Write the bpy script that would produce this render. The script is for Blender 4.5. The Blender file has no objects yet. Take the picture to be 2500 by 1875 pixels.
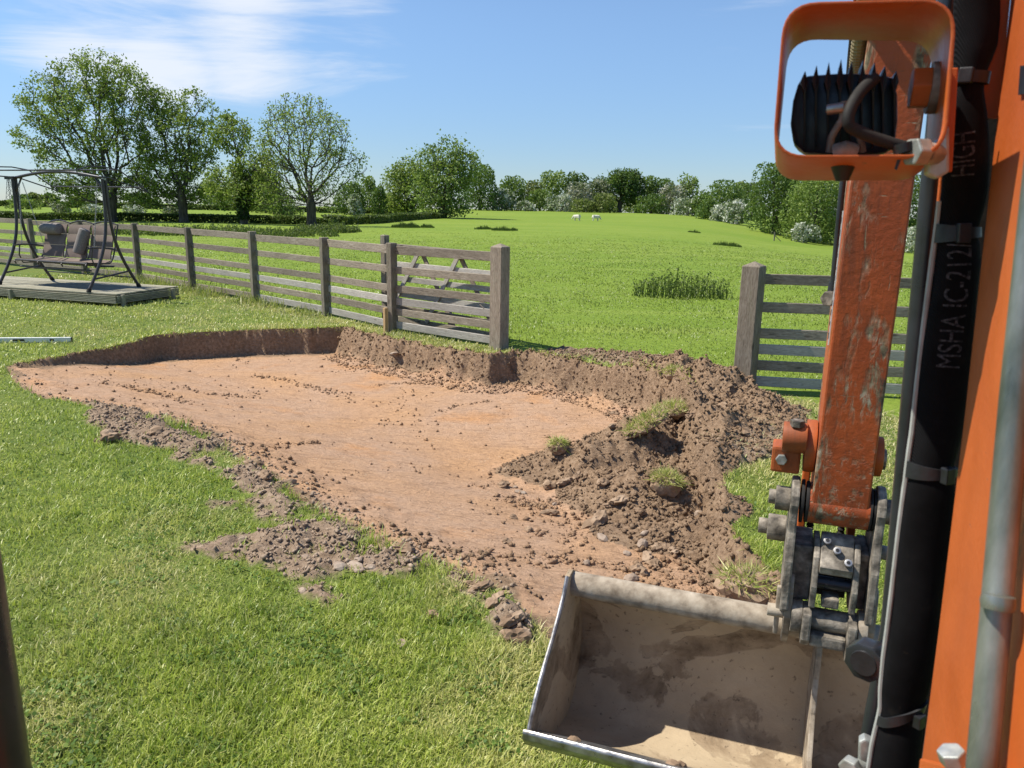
import bpy, bmesh, math, random
import numpy as np
from mathutils import Vector, Matrix

random.seed(7); rng = np.random.default_rng(7)
sc = bpy.context.scene
COL = sc.collection

# ------------------------------------------------------------------ camera
F = 1878.; CX = 1250.; CY = 937.5; H = 1.75
P = math.radians(13.1); R = math.radians(1.0)
fw = np.array([0, math.cos(P), -math.sin(P)]); r0 = np.array([1., 0, 0]); u0 = np.cross(r0, fw)
rt = math.cos(R) * r0 + math.sin(R) * u0; up = -math.sin(R) * r0 + math.cos(R) * u0
CAM = np.array([0, 0, H])
cd = bpy.data.cameras.new('camera'); cam = bpy.data.objects.new('camera', cd); COL.objects.link(cam)
cd.sensor_fit = 'HORIZONTAL'; cd.sensor_width = 36.; cd.lens = 36. * F / 2500.
cd.clip_start = 0.02; cd.clip_end = 5000
mw = Matrix(((rt[0], up[0], -fw[0], 0), (rt[1], up[1], -fw[1], 0), (rt[2], up[2], -fw[2], H), (0, 0, 0, 1)))
cam.matrix_world = mw
sc.camera = cam
cd.dof.use_dof = True; cd.dof.focus_distance = 5.5; cd.dof.aperture_fstop = 18

# ------------------------------------------------------------------ light
SUN_EL = math.radians(57); SUN_AZ = math.radians(-84)        # azimuth from +Y, clockwise; sun stands to the left
to_sun = Vector((math.sin(SUN_AZ) * math.cos(SUN_EL), math.cos(SUN_AZ) * math.cos(SUN_EL), math.sin(SUN_EL)))
sl = bpy.data.lights.new('sun', 'SUN'); sl.energy = 5.0; sl.angle = math.radians(0.53); sl.color = (1, 0.945, 0.84)
so = bpy.data.objects.new('sun', sl); COL.objects.link(so)
so.rotation_euler = (-to_sun).to_track_quat('-Z', 'Y').to_euler(); so.location = (-20, 0, 40)

wd = bpy.data.worlds.new('World'); sc.world = wd; wd.use_nodes = True
nt = wd.node_tree; nt.nodes.clear()
def wn(t, **k):
    n = nt.nodes.new(t)
    for a, b in k.items(): setattr(n, a, b)
    return n
L = nt.links.new
out = wn('ShaderNodeOutputWorld'); bg = wn('ShaderNodeBackground'); bg.inputs[1].default_value = 0.103
sky = wn('ShaderNodeTexSky', sky_type='NISHITA', sun_disc=False, sun_elevation=SUN_EL, sun_rotation=SUN_AZ,
         air_density=1.0, dust_density=0.0, ozone_density=4.0)
tc = wn('ShaderNodeTexCoord')
# thin cirrus: stretched noise over the sky dome, thickest toward the sun's side
mp = wn('ShaderNodeMapping'); mp.inputs['Rotation'].default_value = (0, 0.12, 0.3); mp.inputs['Scale'].default_value = (1.6, 2.2, 11.0)
n1 = wn('ShaderNodeTexNoise'); n1.inputs['Scale'].default_value = 1.5; n1.inputs['Detail'].default_value = 9; n1.inputs['Roughness'].default_value = 0.62; n1.inputs['Distortion'].default_value = 0.5
L(tc.outputs['Generated'], mp.inputs['Vector']); L(mp.outputs['Vector'], n1.inputs['Vector'])
def lobe(dirv, c0, c1):
    d = wn('ShaderNodeVectorMath', operation='DOT_PRODUCT'); L(tc.outputs['Generated'], d.inputs[0]); d.inputs[1].default_value = dirv
    m = wn('ShaderNodeMapRange', interpolation_type='SMOOTHSTEP'); L(d.outputs['Value'], m.inputs[0])
    m.inputs[1].default_value = c0; m.inputs[2].default_value = c1; return m.outputs[0]
def skydir(x, y):
    d = fw + rt * (x - CX) / F - up * (y - CY) / F
    return tuple(d / np.linalg.norm(d))
add = None
def addn(a, b, op='ADD'):
    m = wn('ShaderNodeMath', operation=op)
    for i, v in enumerate((a, b)):
        if isinstance(v, (int, float)): m.inputs[i].default_value = v
        else: L(v, m.inputs[i])
    return m.outputs[0]
l1 = lobe(skydir(350, 10), 0.982, 0.999); l2 = lobe(skydir(760, 85), 0.989, 1.0); l4 = lobe(skydir(0, -60), 0.955, 0.995)
l3 = lobe(skydir(400, 185), 0.9985, 1.0); l5 = lobe(skydir(1800, -20), 0.995, 1.0); l6 = lobe(skydir(1000, 270), 0.9985, 1.0)
bias = addn(addn(addn(l1, 0.26, 'MULTIPLY'), addn(l2, 0.26, 'MULTIPLY')), addn(addn(l3, 0.12, 'MULTIPLY'), addn(addn(l4, 0.10, 'MULTIPLY'), addn(addn(l5, 0.13, 'MULTIPLY'), addn(l6, 0.09, 'MULTIPLY')))))
tot = addn(n1.outputs['Fac'], bias)
mr_ = wn('ShaderNodeMapRange', interpolation_type='SMOOTHSTEP'); L(tot, mr_.inputs[0]); mr_.inputs[1].default_value = 0.66; mr_.inputs[2].default_value = 1.0; mr_.inputs[4].default_value = 0.85
mx = wn('ShaderNodeMix', data_type='RGBA'); L(mr_.outputs[0], mx.inputs[0]); tint = wn('ShaderNodeMix', data_type='RGBA', blend_type='MULTIPLY'); tint.inputs[0].default_value = 1; L(sky.outputs[0], tint.inputs[6]); 
sz_ = wn('ShaderNodeSeparateXYZ'); L(tc.outputs['Generated'], sz_.inputs[0])
ez = wn('ShaderNodeMapRange', interpolation_type='SMOOTHSTEP'); L(sz_.outputs[2], ez.inputs[0]); ez.inputs[1].default_value = -.02; ez.inputs[2].default_value = .26
tm = wn('ShaderNodeMix', data_type='RGBA'); L(ez.outputs[0], tm.inputs[0]); tm.inputs[6].default_value = (.52, .62, .80, 1); tm.inputs[7].default_value = (.96, 1.0, 1.06, 1); L(tm.outputs[2], tint.inputs[7])
L(tint.outputs[2], mx.inputs[6]); mx.inputs[7].default_value = (6.2, 6.5, 7.0, 1)
L(mx.outputs[2], bg.inputs[0]); L(bg.outputs[0], out.inputs[0])
sc.view_settings.view_transform = 'Standard'; sc.view_settings.look = 'None'
sc.view_settings.exposure = 0.5; sc.view_settings.gamma = 1.0; sc.view_settings.use_curve_mapping = False

# ------------------------------------------------------------------ pixel -> place helpers (a pixel is only a direction)
def ray(x, y): return fw + rt * (x - CX) / F - up * (y - CY) / F
def g(x, y, z=0.):
    d = ray(x, y); t = (z - H) / d[2]; return CAM + d * t
def at(x, y, depth): return CAM + ray(x, y) * depth
def proj(p):
    v = np.asarray(p) - CAM; d = v @ fw; return CX + F * (v @ rt) / d, CY - F * (v @ up) / d, d
MY = math.radians(19.5)                                       # heading of the excavator
mr = np.array([math.cos(MY), -math.sin(MY), 0]); mf = np.array([math.sin(MY), math.cos(MY), 0])
def M(lat, f, z): return mr * lat + mf * f + np.array([0, 0, z])
def pf(x, y, f):
    d = ray(x, y); return CAM + d * (f / (d @ mf))
def pl(x, y, lat):
    d = ray(x, y); return CAM + d * (lat / (d @ mr))

# ------------------------------------------------------------------ noise
def _h(ix, iy, s):
    h = (ix.astype(np.int64) * 374761393 + iy.astype(np.int64) * 668265263 + s * 144269504) & 0xffffffff
    h = ((h ^ (h >> 13)) * 1274126177) & 0xffffffff
    h = ((h ^ (h >> 15)) * 2246822519) & 0xffffffff
    return ((h ^ (h >> 16)) & 0xffffff) / float(0xffffff)
def vn(x, y, s=0):
    x = np.asarray(x, float); y = np.asarray(y, float)
    ix = np.floor(x); iy = np.floor(y); fx = x - ix; fy = y - iy
    fx = fx * fx * (3 - 2 * fx); fy = fy * fy * (3 - 2 * fy)
    a = _h(ix, iy, s); b = _h(ix + 1, iy, s); c = _h(ix, iy + 1, s); d = _h(ix + 1, iy + 1, s)
    return (a + (b - a) * fx) * (1 - fy) + (c + (d - c) * fx) * fy
def fbm(x, y, oct=4, s=0, gain=.5):
    t = 0; a = 1; n = 0
    for i in range(oct):
        t = t + a * (vn(x, y, s + i * 17) - .5) * 2; n += a; a *= gain; x = x * 2.03 + 11.3; y = y * 2.03 + 5.7
    return t / n
def sstep(a, b, x):
    t = np.clip((x - a) / (b - a), 0, 1); return t * t * (3 - 2 * t)

# ------------------------------------------------------------------ materials
class NT:
    def __init__(s, name):
        s.m = bpy.data.materials.new(name); s.m.use_nodes = True; s.t = s.m.node_tree; s.t.nodes.clear()
        s.out = s.n('ShaderNodeOutputMaterial')
    def n(s, t, ins=None, **k):
        nd = s.t.nodes.new(t)
        for a, b in k.items(): setattr(nd, a, b)
        for a, b in (ins or {}).items(): s.set(nd, a, b)
        return nd
    def set(s, nd, a, b):
        if isinstance(b, bpy.types.NodeSocket): s.t.links.new(b, nd.inputs[a])
        else: nd.inputs[a].default_value = b
    def coord(s, kind='Object', scale=(1, 1, 1), rot=(0, 0, 0), rand=False):
        c = s.n('ShaderNodeTexCoord')
        m = s.n('ShaderNodeMapping', {'Vector': c.outputs[kind], 'Scale': scale, 'Rotation': rot})
        if rand:
            oi = s.n('ShaderNodeObjectInfo')
            mu = s.n('ShaderNodeMath', {0: oi.outputs['Random'], 1: 37.0}, operation='MULTIPLY')
            s.t.links.new(mu.outputs[0], m.inputs['Location'])
        return m.outputs[0]
    def noise(s, v, scale, detail=5, rough=.55, dist=0.):
        return s.n('ShaderNodeTexNoise', {'Vector': v, 'Scale': scale, 'Detail': detail, 'Roughness': rough, 'Distortion': dist}).outputs['Fac']
    def ramp(s, fac, stops, interp='LINEAR'):
        r = s.n('ShaderNodeValToRGB', {'Fac': fac}); r.color_ramp.interpolation = interp
        e = r.color_ramp.elements
        while len(e) < len(stops): e.new(0.5)
        for i, (p, c) in enumerate(stops):
            e[i].position = p; e[i].color = (*c, 1) if len(c) == 3 else c
        return r.outputs[0]
    def mix(s, fac, a, b, mode='MIX'):
        m = s.n('ShaderNodeMix', data_type='RGBA', blend_type=mode)
        for i, v in ((0, fac), (6, a), (7, b)):
            if isinstance(v, tuple) and len(v) == 3: v = (*v, 1)
            s.set(m, i, v)
        return m.outputs[2]
    def rng(s, v, a, b, c=0., d=1.):
        return s.n('ShaderNodeMapRange', {0: v, 1: a, 2: b, 3: c, 4: d}).outputs[0]
    def math(s, op, a, b=0.):
        return s.n('ShaderNodeMath', {0: a, 1: b}, operation=op).outputs[0]
    def attr(s, name):
        return s.n('ShaderNodeAttribute', attribute_name=name).outputs['Fac']
    def bump(s, h, strength=.5, dist=.01, normal=None):
        b = s.n('ShaderNodeBump', {'Height': h, 'Strength': strength, 'Distance': dist})
        if normal is not None: s.set(b, 'Normal', normal)
        return b.outputs[0]
    def done(s, col, rough=.8, metal=0., normal=None, spec=.3, trans=None, coat=0., sheen=0.):
        p = s.n('ShaderNodeBsdfPrincipled')
        if isinstance(col, tuple) and len(col) == 3: col = (*col, 1)
        s.set(p, 'Base Color', col); s.set(p, 'Roughness', rough); s.set(p, 'Metallic', metal); s.set(p, 'Specular IOR Level', spec)
        s.set(p, 'Coat Weight', coat)
        if normal is not None: s.set(p, 'Normal', normal)
        o = p.outputs[0]
        if trans:
            tr = s.n('ShaderNodeBsdfTranslucent'); s.set(tr, 'Color', trans[1] if isinstance(trans[1], bpy.types.NodeSocket) else (*trans[1], 1))
            o = s.n('ShaderNodeMixShader', {0: trans[0], 1: o, 2: tr.outputs[0]}).outputs[0]
        s.t.links.new(o, s.out.inputs['Surface']); return s.m

def m_simple(name, cols, scale=20, rough=.6, metal=0., bump=0., bscale=60, spec=.4, stretch=(1, 1, 1), coat=0., rand=True, rr=.15):
    t = NT(name); v = t.coord('Object', stretch, rand=rand)
    n = t.noise(v, scale, 6, .6); k = len(cols)
    c = t.ramp(n, [(.3 + .4 * i / max(1, k - 1), q) for i, q in enumerate(cols)])
    nb = t.noise(v, bscale, 4)
    rg = t.rng(t.noise(v, scale * 2.3, 4), .3, .7, max(0, rough - rr), min(1, rough + rr))
    return t.done(c, rg, metal, t.bump(nb, bump, .002) if bump else None, spec, coat=coat)

def m_wood(name, dark, mid, light, green=0.):
    t = NT(name); v = t.coord('Object', (1.2, 9, 9), rand=True)
    grain = t.noise(v, 9, 8, .65, 1.2); big = t.noise(t.coord('Object', (.6, 2, 2), rand=True), 3, 4)
    c = t.ramp(grain, [(.28, dark), (.48, mid), (.72, light)])
    c = t.mix(t.rng(big, .45, .7, 0, .55), c, tuple(x * .62 for x in mid))
    oi = t.n('ShaderNodeObjectInfo')
    hsv = t.n('ShaderNodeHueSaturation', {'Color': c, 'Value': t.rng(oi.outputs['Random'], 0, 1, .8, 1.18)})
    c = hsv.outputs[0]
    if green: c = t.mix(t.rng(t.noise(v, 2.5, 5), .5, .75, 0, green), c, (.10, .13, .045))
    knots = t.n('ShaderNodeTexVoronoi', {'Vector': t.coord('Object', (2.2, 7, 7), rand=True), 'Scale': 1.1}).outputs['Distance']
    c = t.mix(t.rng(knots, .05, .13, .75, 0), c, tuple(x * .6 for x in dark))
    return t.done(c, .86, 0, t.bump(grain, .7, .004), .2)

def m_orange(name, wear=.5, dirty=.3, gloss=.42):
    t = NT(name); v = t.coord('Object'); vs = t.coord('Object', (1, 1, .35))
    n = t.noise(v, 9, 6); c = t.ramp(n, [(.3, (.43, .09, .016)), (.7, (.53, .118, .02))])
    d = t.noise(v, 3.5, 9, .7, .6)
    c = t.mix(t.rng(d, .5, .72, 0, dirty), c, (.13, .045, .02))
    fine = t.noise(vs, 26, 8, .72, .8); blot = t.noise(t.coord('Object', (1, 1, .5)), 5.5, 3)
    w = t.math('MULTIPLY', t.rng(fine, .60, .66), t.rng(blot, .5, .62))
    sc_ = t.noise(t.coord('Object', (14, 14, 60), (.2, .3, .1)), 6, 3, .5, .4)
    w2 = t.math('MULTIPLY', t.rng(sc_, .70, .75), t.rng(t.noise(v, 6, 3), .5, .62))
    w = t.math('MULTIPLY', t.math('MAXIMUM', w, t.math('MULTIPLY', w2, .8)), wear)
    wc = t.ramp(t.noise(v, 40, 4), [(.35, (.07, .055, .04)), (.6, (.22, .19, .14))])
    c = t.mix(w, c, wc)
    rg = t.math('ADD', t.rng(t.noise(v, 14, 5), .3, .7, gloss - .1, gloss + .15), t.math('MULTIPLY', w, .3))
    bb = t.math('SUBTRACT', t.noise(v, 160, 4, .6), t.math('MULTIPLY', w, .8))
    return t.done(c, rg, 0, t.bump(bb, .35, .0012), .45)

def m_leaf(name, a, b, c, tr=.35):
    t = NT(name); r = t.attr('rnd')
    col = t.ramp(r, [(0, a), (.55, b), (1, c)])
    return t.done(col, .55, 0, None, .25, (tr, t.mix(.5, col, (.24, .34, .04))))

MATS = {}
MATS['wood'] = m_wood('weathered_wood', (.085, .07, .053), (.24, .20, .152), (.39, .345, .28))
MATS['wood_pale'] = m_wood('weathered_wood_pale', (.19, .17, .142), (.39, .36, .315), (.53, .50, .45))
MATS['wood_post'] = m_wood('weathered_post', (.08, .066, .05), (.20, .17, .13), (.31, .275, .22), .25)
MATS['gate_post'] = m_wood('gate_post_wood', (.08, .064, .047), (.25, .205, .155), (.37, .325, .26), .15)
MATS['wood_new'] = m_wood('new_timber', (.42, .26, .11), (.56, .38, .19), (.64, .47, .26))
MATS['deck'] = m_wood('deck_wood', (.13, .12, .085), (.28, .26, .19), (.42, .40, .31), .25)
MATS['orange'] = m_orange('orange_paint', .75, .15)
MATS['orange_worn'] = m_orange('orange_paint_worn', 1.0, .55, .5)
MATS['orange_dirty'] = m_orange('orange_paint_dirty', .9, .9, .55)
MATS['black_paint'] = m_simple('black_paint', [(.012, .013, .016), (.03, .032, .037)], 12, .33, 0, .1, 90, .5)
MATS['black_plastic'] = m_simple('black_plastic', [(.012, .012, .014), (.022, .023, .026)], 30, .45, 0, .15, 200, .45)
MATS['rubber'] = m_simple('rubber', [(.014, .013, .013), (.035, .032, .028)], 18, .75, 0, .2, 100, .25)
MATS['steel'] = m_simple('worn_steel', [(.16, .145, .125), (.34, .33, .32), (.55, .55, .55)], 22, .38, .85, .2, 140, .5)
MATS['zinc'] = m_simple('zinc_plate', [(.20, .20, .18), (.36, .37, .34), (.52, .53, .5)], 45, .5, .6, .1, 120, .5)
MATS['pipe'] = m_simple('pipe_steel', [(.055, .07, .052), (.17, .185, .155), (.33, .335, .30)], 22, .36, .55, .12, 80, .5, (1, 1, .3))
MATS['dusty_iron'] = m_simple('dusty_iron', [(.045, .039, .032), (.14, .12, .095), (.26, .225, .18), (.46, .40, .32)], 34, .68, .1, .7, 110, .35)
MATS['frame_brown'] = m_simple('swing_frame_paint', [(.028, .023, .022), (.05, .042, .04)], 20, .38, 0, 0, 40, .5)
MATS['chain'] = m_simple('galvanised_chain', [(.25, .25, .25), (.42, .42, .42)], 30, .45, .7)
MATS['alu'] = m_simple('white_aluminium', [(.66, .66, .65), (.78, .78, .77)], 20, .35, .1)
MATS['stone'] = m_simple('pale_stone', [(.19, .135, .10), (.31, .235, .175), (.42, .35, .28)], 14, .85, 0, .4, 60, .2)
MATS['sheep'] = m_simple('fleece', [(.55, .51, .43), (.72, .68, .6)], 8, .95, 0, .5, 25, .1)
MATS['bark'] = m_simple('bark', [(.035, .03, .024), (.075, .065, .05), (.12, .105, .085)], 5, .9, 0, .5, 14, .15, (1, 1, .3))
MATS['ash'] = m_leaf('ash_leaves', (.09, .145, .024), (.22, .295, .055), (.40, .46, .14))
MATS['oak'] = m_leaf('oak_leaves', (.035, .075, .016), (.085, .15, .03), (.16, .23, .055), .3)
MATS['light'] = m_leaf('light_leaves', (.09, .15, .03), (.20, .28, .06), (.33, .40, .13))
MATS['green'] = m_leaf('green_leaves', (.05, .095, .022), (.125, .20, .045), (.22, .29, .08))
MATS['haw'] = m_leaf('hawthorn_blossom', (.08, .13, .035), (.40, .43, .32), (.80, .80, .74), .25)
MATS['haw_dull'] = m_leaf('hawthorn_fading_blossom', (.09, .12, .05), (.28, .29, .20), (.55, .52, .43), .25)
MATS['olive'] = m_leaf('olive_leaves', (.08, .11, .03), (.15, .185, .05), (.24, .27, .09))
MATS['hedge'] = m_leaf('hedge_leaves', (.045, .075, .02), (.10, .14, .035), (.18, .215, .07), .25)
MATS['nettle'] = m_leaf('nettle_leaves', (.05, .085, .02), (.12, .16, .04), (.2, .225, .085))
MATS['piping'] = m_simple('grey_piping', [(.28, .30, .27), (.42, .44, .41)], 40, .7)
MATS['ivy'] = m_leaf('ivy_leaves', (.012, .03, .01), (.025, .05, .014), (.05, .085, .02), .15)

# blades of grass
def m_blade(name, a, b, c, dry, tr=.4):
    t = NT(name); r = t.attr('rnd'); col = t.ramp(r, [(0, a), (.5, b), (1, c)])
    col = t.mix(t.attr('dry'), col, dry)
    return t.done(col, .42, 0, None, .5, (tr, t.mix(.5, col, (.30, .38, .05))))
MATS['blade'] = m_blade('lawn_blades', (.095, .175, .012), (.325, .43, .042), (.58, .62, .14), (.70, .62, .28))
MATS['field_blade'] = m_blade('field_blades', (.095, .16, .016), (.175, .25, .032), (.265, .33, .06), (.45, .42, .2))
MATS['clover'] = m_leaf('clover_leaves', (.06, .115, .018), (.13, .21, .035), (.22, .29, .06), .3)
MATS['straw'] = m_blade('straw', (.30, .26, .12), (.42, .37, .18), (.52, .47, .26), (.5, .45, .25), .2)

# ------------------------------------------------------------------ mesh helpers
def prop(o, label=None, cat=None, group=None, kind=None):
    if label: o['label'] = label
    if cat: o['category'] = cat
    if group: o['group'] = group
    if kind: o['kind'] = kind
    return o
def wloc(o):
    p = Vector((0, 0, 0))
    while o is not None: p += o.location; o = o.parent
    return np.array(p)
def thing(name, label, cat, loc=(0, 0, 0), group=None):
    o = bpy.data.objects.new(name, None); COL.objects.link(o); o.location = tuple(loc); o.empty_display_size = .2
    return prop(o, label, cat, group)
def from_np(name, V, Fc, mat, parent=None, smooth=False, attrs=None, org=None):
    """V (n,3) world coords, Fc (m,k) int faces of equal size."""
    V = np.asarray(V, np.float32); Fc = np.asarray(Fc, np.int32)
    o0 = wloc(parent) if parent is not None else np.zeros(3)
    loc = np.zeros(3) if org is None else np.asarray(org, float) - o0
    me = bpy.data.meshes.new(name); k = Fc.shape[1]
    me.vertices.add(len(V)); me.loops.add(Fc.size); me.polygons.add(len(Fc))
    me.vertices.foreach_set('co', (V - (o0 + loc).astype(np.float32)).ravel().astype(np.float32)); me.loops.foreach_set('vertex_index', Fc.ravel())
    me.polygons.foreach_set('loop_start', np.arange(0, Fc.size, k, dtype=np.int32))
    if smooth: me.polygons.foreach_set('use_smooth', np.ones(len(Fc), bool))
    me.update(calc_edges=True)
    for a, d in (attrs or {}).items():
        at_ = me.attributes.new(a, 'FLOAT', 'POINT'); at_.data.foreach_set('value', np.asarray(d, np.float32))
    o = bpy.data.objects.new(name, me); COL.objects.link(o); o.location = tuple(loc)
    me.materials.append(MATS[mat] if isinstance(mat, str) else mat)
    if parent is not None: o.parent = parent
    return o

class MB:
    """collects shapes (world coords) into one mesh"""
    def __init__(s): s.v = []; s.f = []
    def add(s, vs, fs):
        b = len(s.v); s.v += [tuple(map(float, q)) for q in vs]; s.f += [tuple(b + i for i in q) for q in fs]; return s
    def box(s, c, ax, ay, az, sx, sy, sz):
        c, ax, ay, az = (np.asarray(q, float) for q in (c, ax, ay, az))
        vs = [c + ax * sx * i / 2 + ay * sy * j / 2 + az * sz * k / 2 for i in (-1, 1) for j in (-1, 1) for k in (-1, 1)]
        return s.add(vs, [(0, 1, 3, 2), (4, 6, 7, 5), (0, 4, 5, 1), (2, 3, 7, 6), (0, 2, 6, 4), (1, 5, 7, 3)])
    def mbox(s, a0, a1, f0, f1, z0, z1):         # axis-aligned box in excavator frame
        return s.box(M((a0 + a1) / 2, (f0 + f1) / 2, (z0 + z1) / 2), mr, mf, (0, 0, 1), a1 - a0, f1 - f0, z1 - z0)
    def prism(s, poly, d):                        # poly: list of 3D pts (planar), extruded by vector d
        n = len(poly); poly = [np.asarray(p, float) for p in poly]; d = np.asarray(d, float)
        vs = poly + [p + d for p in poly]
        fs = [tuple(range(n - 1, -1, -1)), tuple(range(n, 2 * n))] + [(i, (i + 1) % n, n + (i + 1) % n, n + i) for i in range(n)]
        return s.add(vs, fs)
    def tube(s, pts, r, seg=10, caps=True, ell=None):
        pts = [np.asarray(p, float) for p in pts]; n = len(pts)
        rs = r if hasattr(r, '__len__') else [r] * n
        T = [pts[min(i + 1, n - 1)] - pts[max(i - 1, 0)] for i in range(n)]
        T = [t / (np.linalg.norm(t) + 1e-12) for t in T]
        ref = np.array([0, 0, 1.]) if abs(T[0][2]) < .9 else np.array([1., 0, 0])
        u = np.cross(T[0], ref); u /= np.linalg.norm(u); vs = []
        for i in range(n):
            u = u - T[i] * (u @ T[i]); u /= np.linalg.norm(u); w = np.cross(T[i], u)
            for k in range(seg):
                a = 2 * math.pi * k / seg; vs.append(pts[i] + rs[i] * (u * math.cos(a) + w * math.sin(a)))
        fs = [(i * seg + k, i * seg + (k + 1) % seg, (i + 1) * seg + (k + 1) % seg, (i + 1) * seg + k) for i in range(n - 1) for k in range(seg)]
        if caps: fs += [tuple(range(seg - 1, -1, -1)), tuple((n - 1) * seg + k for k in range(seg))]
        return s.add(vs, fs)
    def cyl(s, a, b, r, seg=18, r2=None): return s.tube([a, b], [r, r if r2 is None else r2], seg)
    def ngon(s, c, n, r, d, k=6, rot=0.):         # k-sided nut: center, axis, radius, thickness
        c = np.asarray(c, float); n = np.asarray(n, float); n = n / np.linalg.norm(n)
        ref = np.array([0, 0, 1.]) if abs(n[2]) < .9 else np.array([1., 0, 0])
        u = np.cross(n, ref); u /= np.linalg.norm(u); w = np.cross(n, u)
        return s.prism([c + r * (u * math.cos(rot + 2 * math.pi * i / k) + w * math.sin(rot + 2 * math.pi * i / k)) for i in range(k)], n * d)
    def build(s, name, mat, parent=None, bevel=0., smooth=False, org=None, seg=2, angle=None):
        o0 = wloc(parent) if parent is not None else np.zeros(3)
        loc = np.zeros(3) if org is None else np.asarray(org, float) - o0
        me = bpy.data.meshes.new(name); base = o0 + loc
        me.from_pydata([(x - base[0], y - base[1], z - base[2]) for x, y, z in s.v], [], s.f)
        bm = bmesh.new(); bm.from_mesh(me); bmesh.ops.recalc_face_normals(bm, faces=bm.faces)
        if bevel:
            es = [e for e in bm.edges if len(e.link_faces) == 2 and e.calc_face_angle(0) > .6]
            if es: bmesh.ops.bevel(bm, geom=es, offset=bevel, segments=seg, affect='EDGES', profile=.6, clamp_overlap=True)
        bm.to_mesh(me); bm.free()
        if smooth:
            for p in me.polygons: p.use_smooth = True
            me.set_sharp_from_angle(angle=angle or math.radians(38))
        o = bpy.data.objects.new(name, me); COL.objects.link(o); o.location = tuple(loc)
        me.materials.append(MATS[mat] if isinstance(mat, str) else mat)
        if parent is not None: o.parent = parent
        return o

def beam(name, a, b, w, h, mat, parent, upv=(0, 0, 1), bevel=.004, label=None):
    """timber from a to b: local x runs along it (so the grain does), w sideways, h upward"""
    a = np.asarray(a, float); b = np.asarray(b, float); x = b - a; Ln = np.linalg.norm(x); x = x / Ln
    y = np.cross(np.asarray(upv, float), x); y /= np.linalg.norm(y); z = np.cross(x, y)
    me = bpy.data.meshes.new(name); bm = bmesh.new(); bmesh.ops.create_cube(bm, size=1)
    for v in bm.verts: v.co = (v.co.x * Ln, v.co.y * w, v.co.z * h)
    bmesh.ops.bevel(bm, geom=bm.edges[:], offset=bevel, segments=1, affect='EDGES')
    bm.to_mesh(me); bm.free(); me.materials.append(MATS[mat])
    o = bpy.data.objects.new(name, me); COL.objects.link(o)
    o0 = wloc(parent) if parent is not None else np.zeros(3); c = (a + b) / 2 - o0
    mtx = Matrix((x, y, z)).transposed().to_4x4(); mtx.translation = Vector(c)
    if parent is not None: o.parent = parent
    o.matrix_local = mtx
    if label: o['label'] = label
    return o

# ------------------------------------------------------------------ terrain
AZ = np.array([-60, -20, -8, 3, 10, 14, 18.5, 22, 40.])
RR = np.array([0, 25, 60, 90, 110, 140, 175, 250, 400, 1200.])
ZT = np.array([[0, 0, -.2, -.25, -.15, .1, .3, .35, -1.5, -6],
               [0, 0, -.2, -.25, -.15, .1, .3, .35, -1.5, -6],
               [0, 0, -.15, -.3, -.3, 0, .45, .4, -2, -8],
               [0, 0, -.1, -.35, -.4, 0, .56, .3, -3, -10],
               [0, 0, -.2, -.5, -.4, 0, .48, 0, -4, -10],
               [0, 0, -.35, -.85, -.7, -.1, .1, -1, -5, -10],
               [0, 0, -.8, -1.9, -1.8, -1.6, -1.5, -2, -6, -10],
               [0, 0, -1.2, -2.6, -3, -3, -3, -3, -7, -10],
               [0, 0, -1.4, -3, -3.6, -4, -4, -4.5, -7, -10.]])
def _T(x, y):
    az = np.degrees(np.arctan2(x, y)); r = np.hypot(x, y)
    ia = np.clip(np.searchsorted(AZ, az) - 1, 0, len(AZ) - 2); ta = np.clip((az - AZ[ia]) / (AZ[ia + 1] - AZ[ia]), 0, 1)
    ir = np.clip(np.searchsorted(RR, r) - 1, 0, len(RR) - 2); q = np.clip((r - RR[ir]) / (RR[ir + 1] - RR[ir]), 0, 1); q = q * q * (3 - 2 * q) * .5 + q * .5
    a = ZT[ia, ir] * (1 - q) + ZT[ia, ir + 1] * q; b = ZT[ia + 1, ir] * (1 - q) + ZT[ia + 1, ir + 1] * q
    return a * (1 - ta) + b * ta
def T(x, y):
    x = np.asarray(x, float); y = np.asarray(y, float); r = np.hypot(x, y); z = 0
    for dx, dy in ((0, 0), (.06, 0), (-.06, 0), (0, .06), (0, -.06)):
        z = z + _T(x + dx * r, y + dy * r)
    z = z / 5
    return z + sstep(22, 50, r) * .12 * fbm(x / 14, y / 14, 3, 5)

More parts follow.
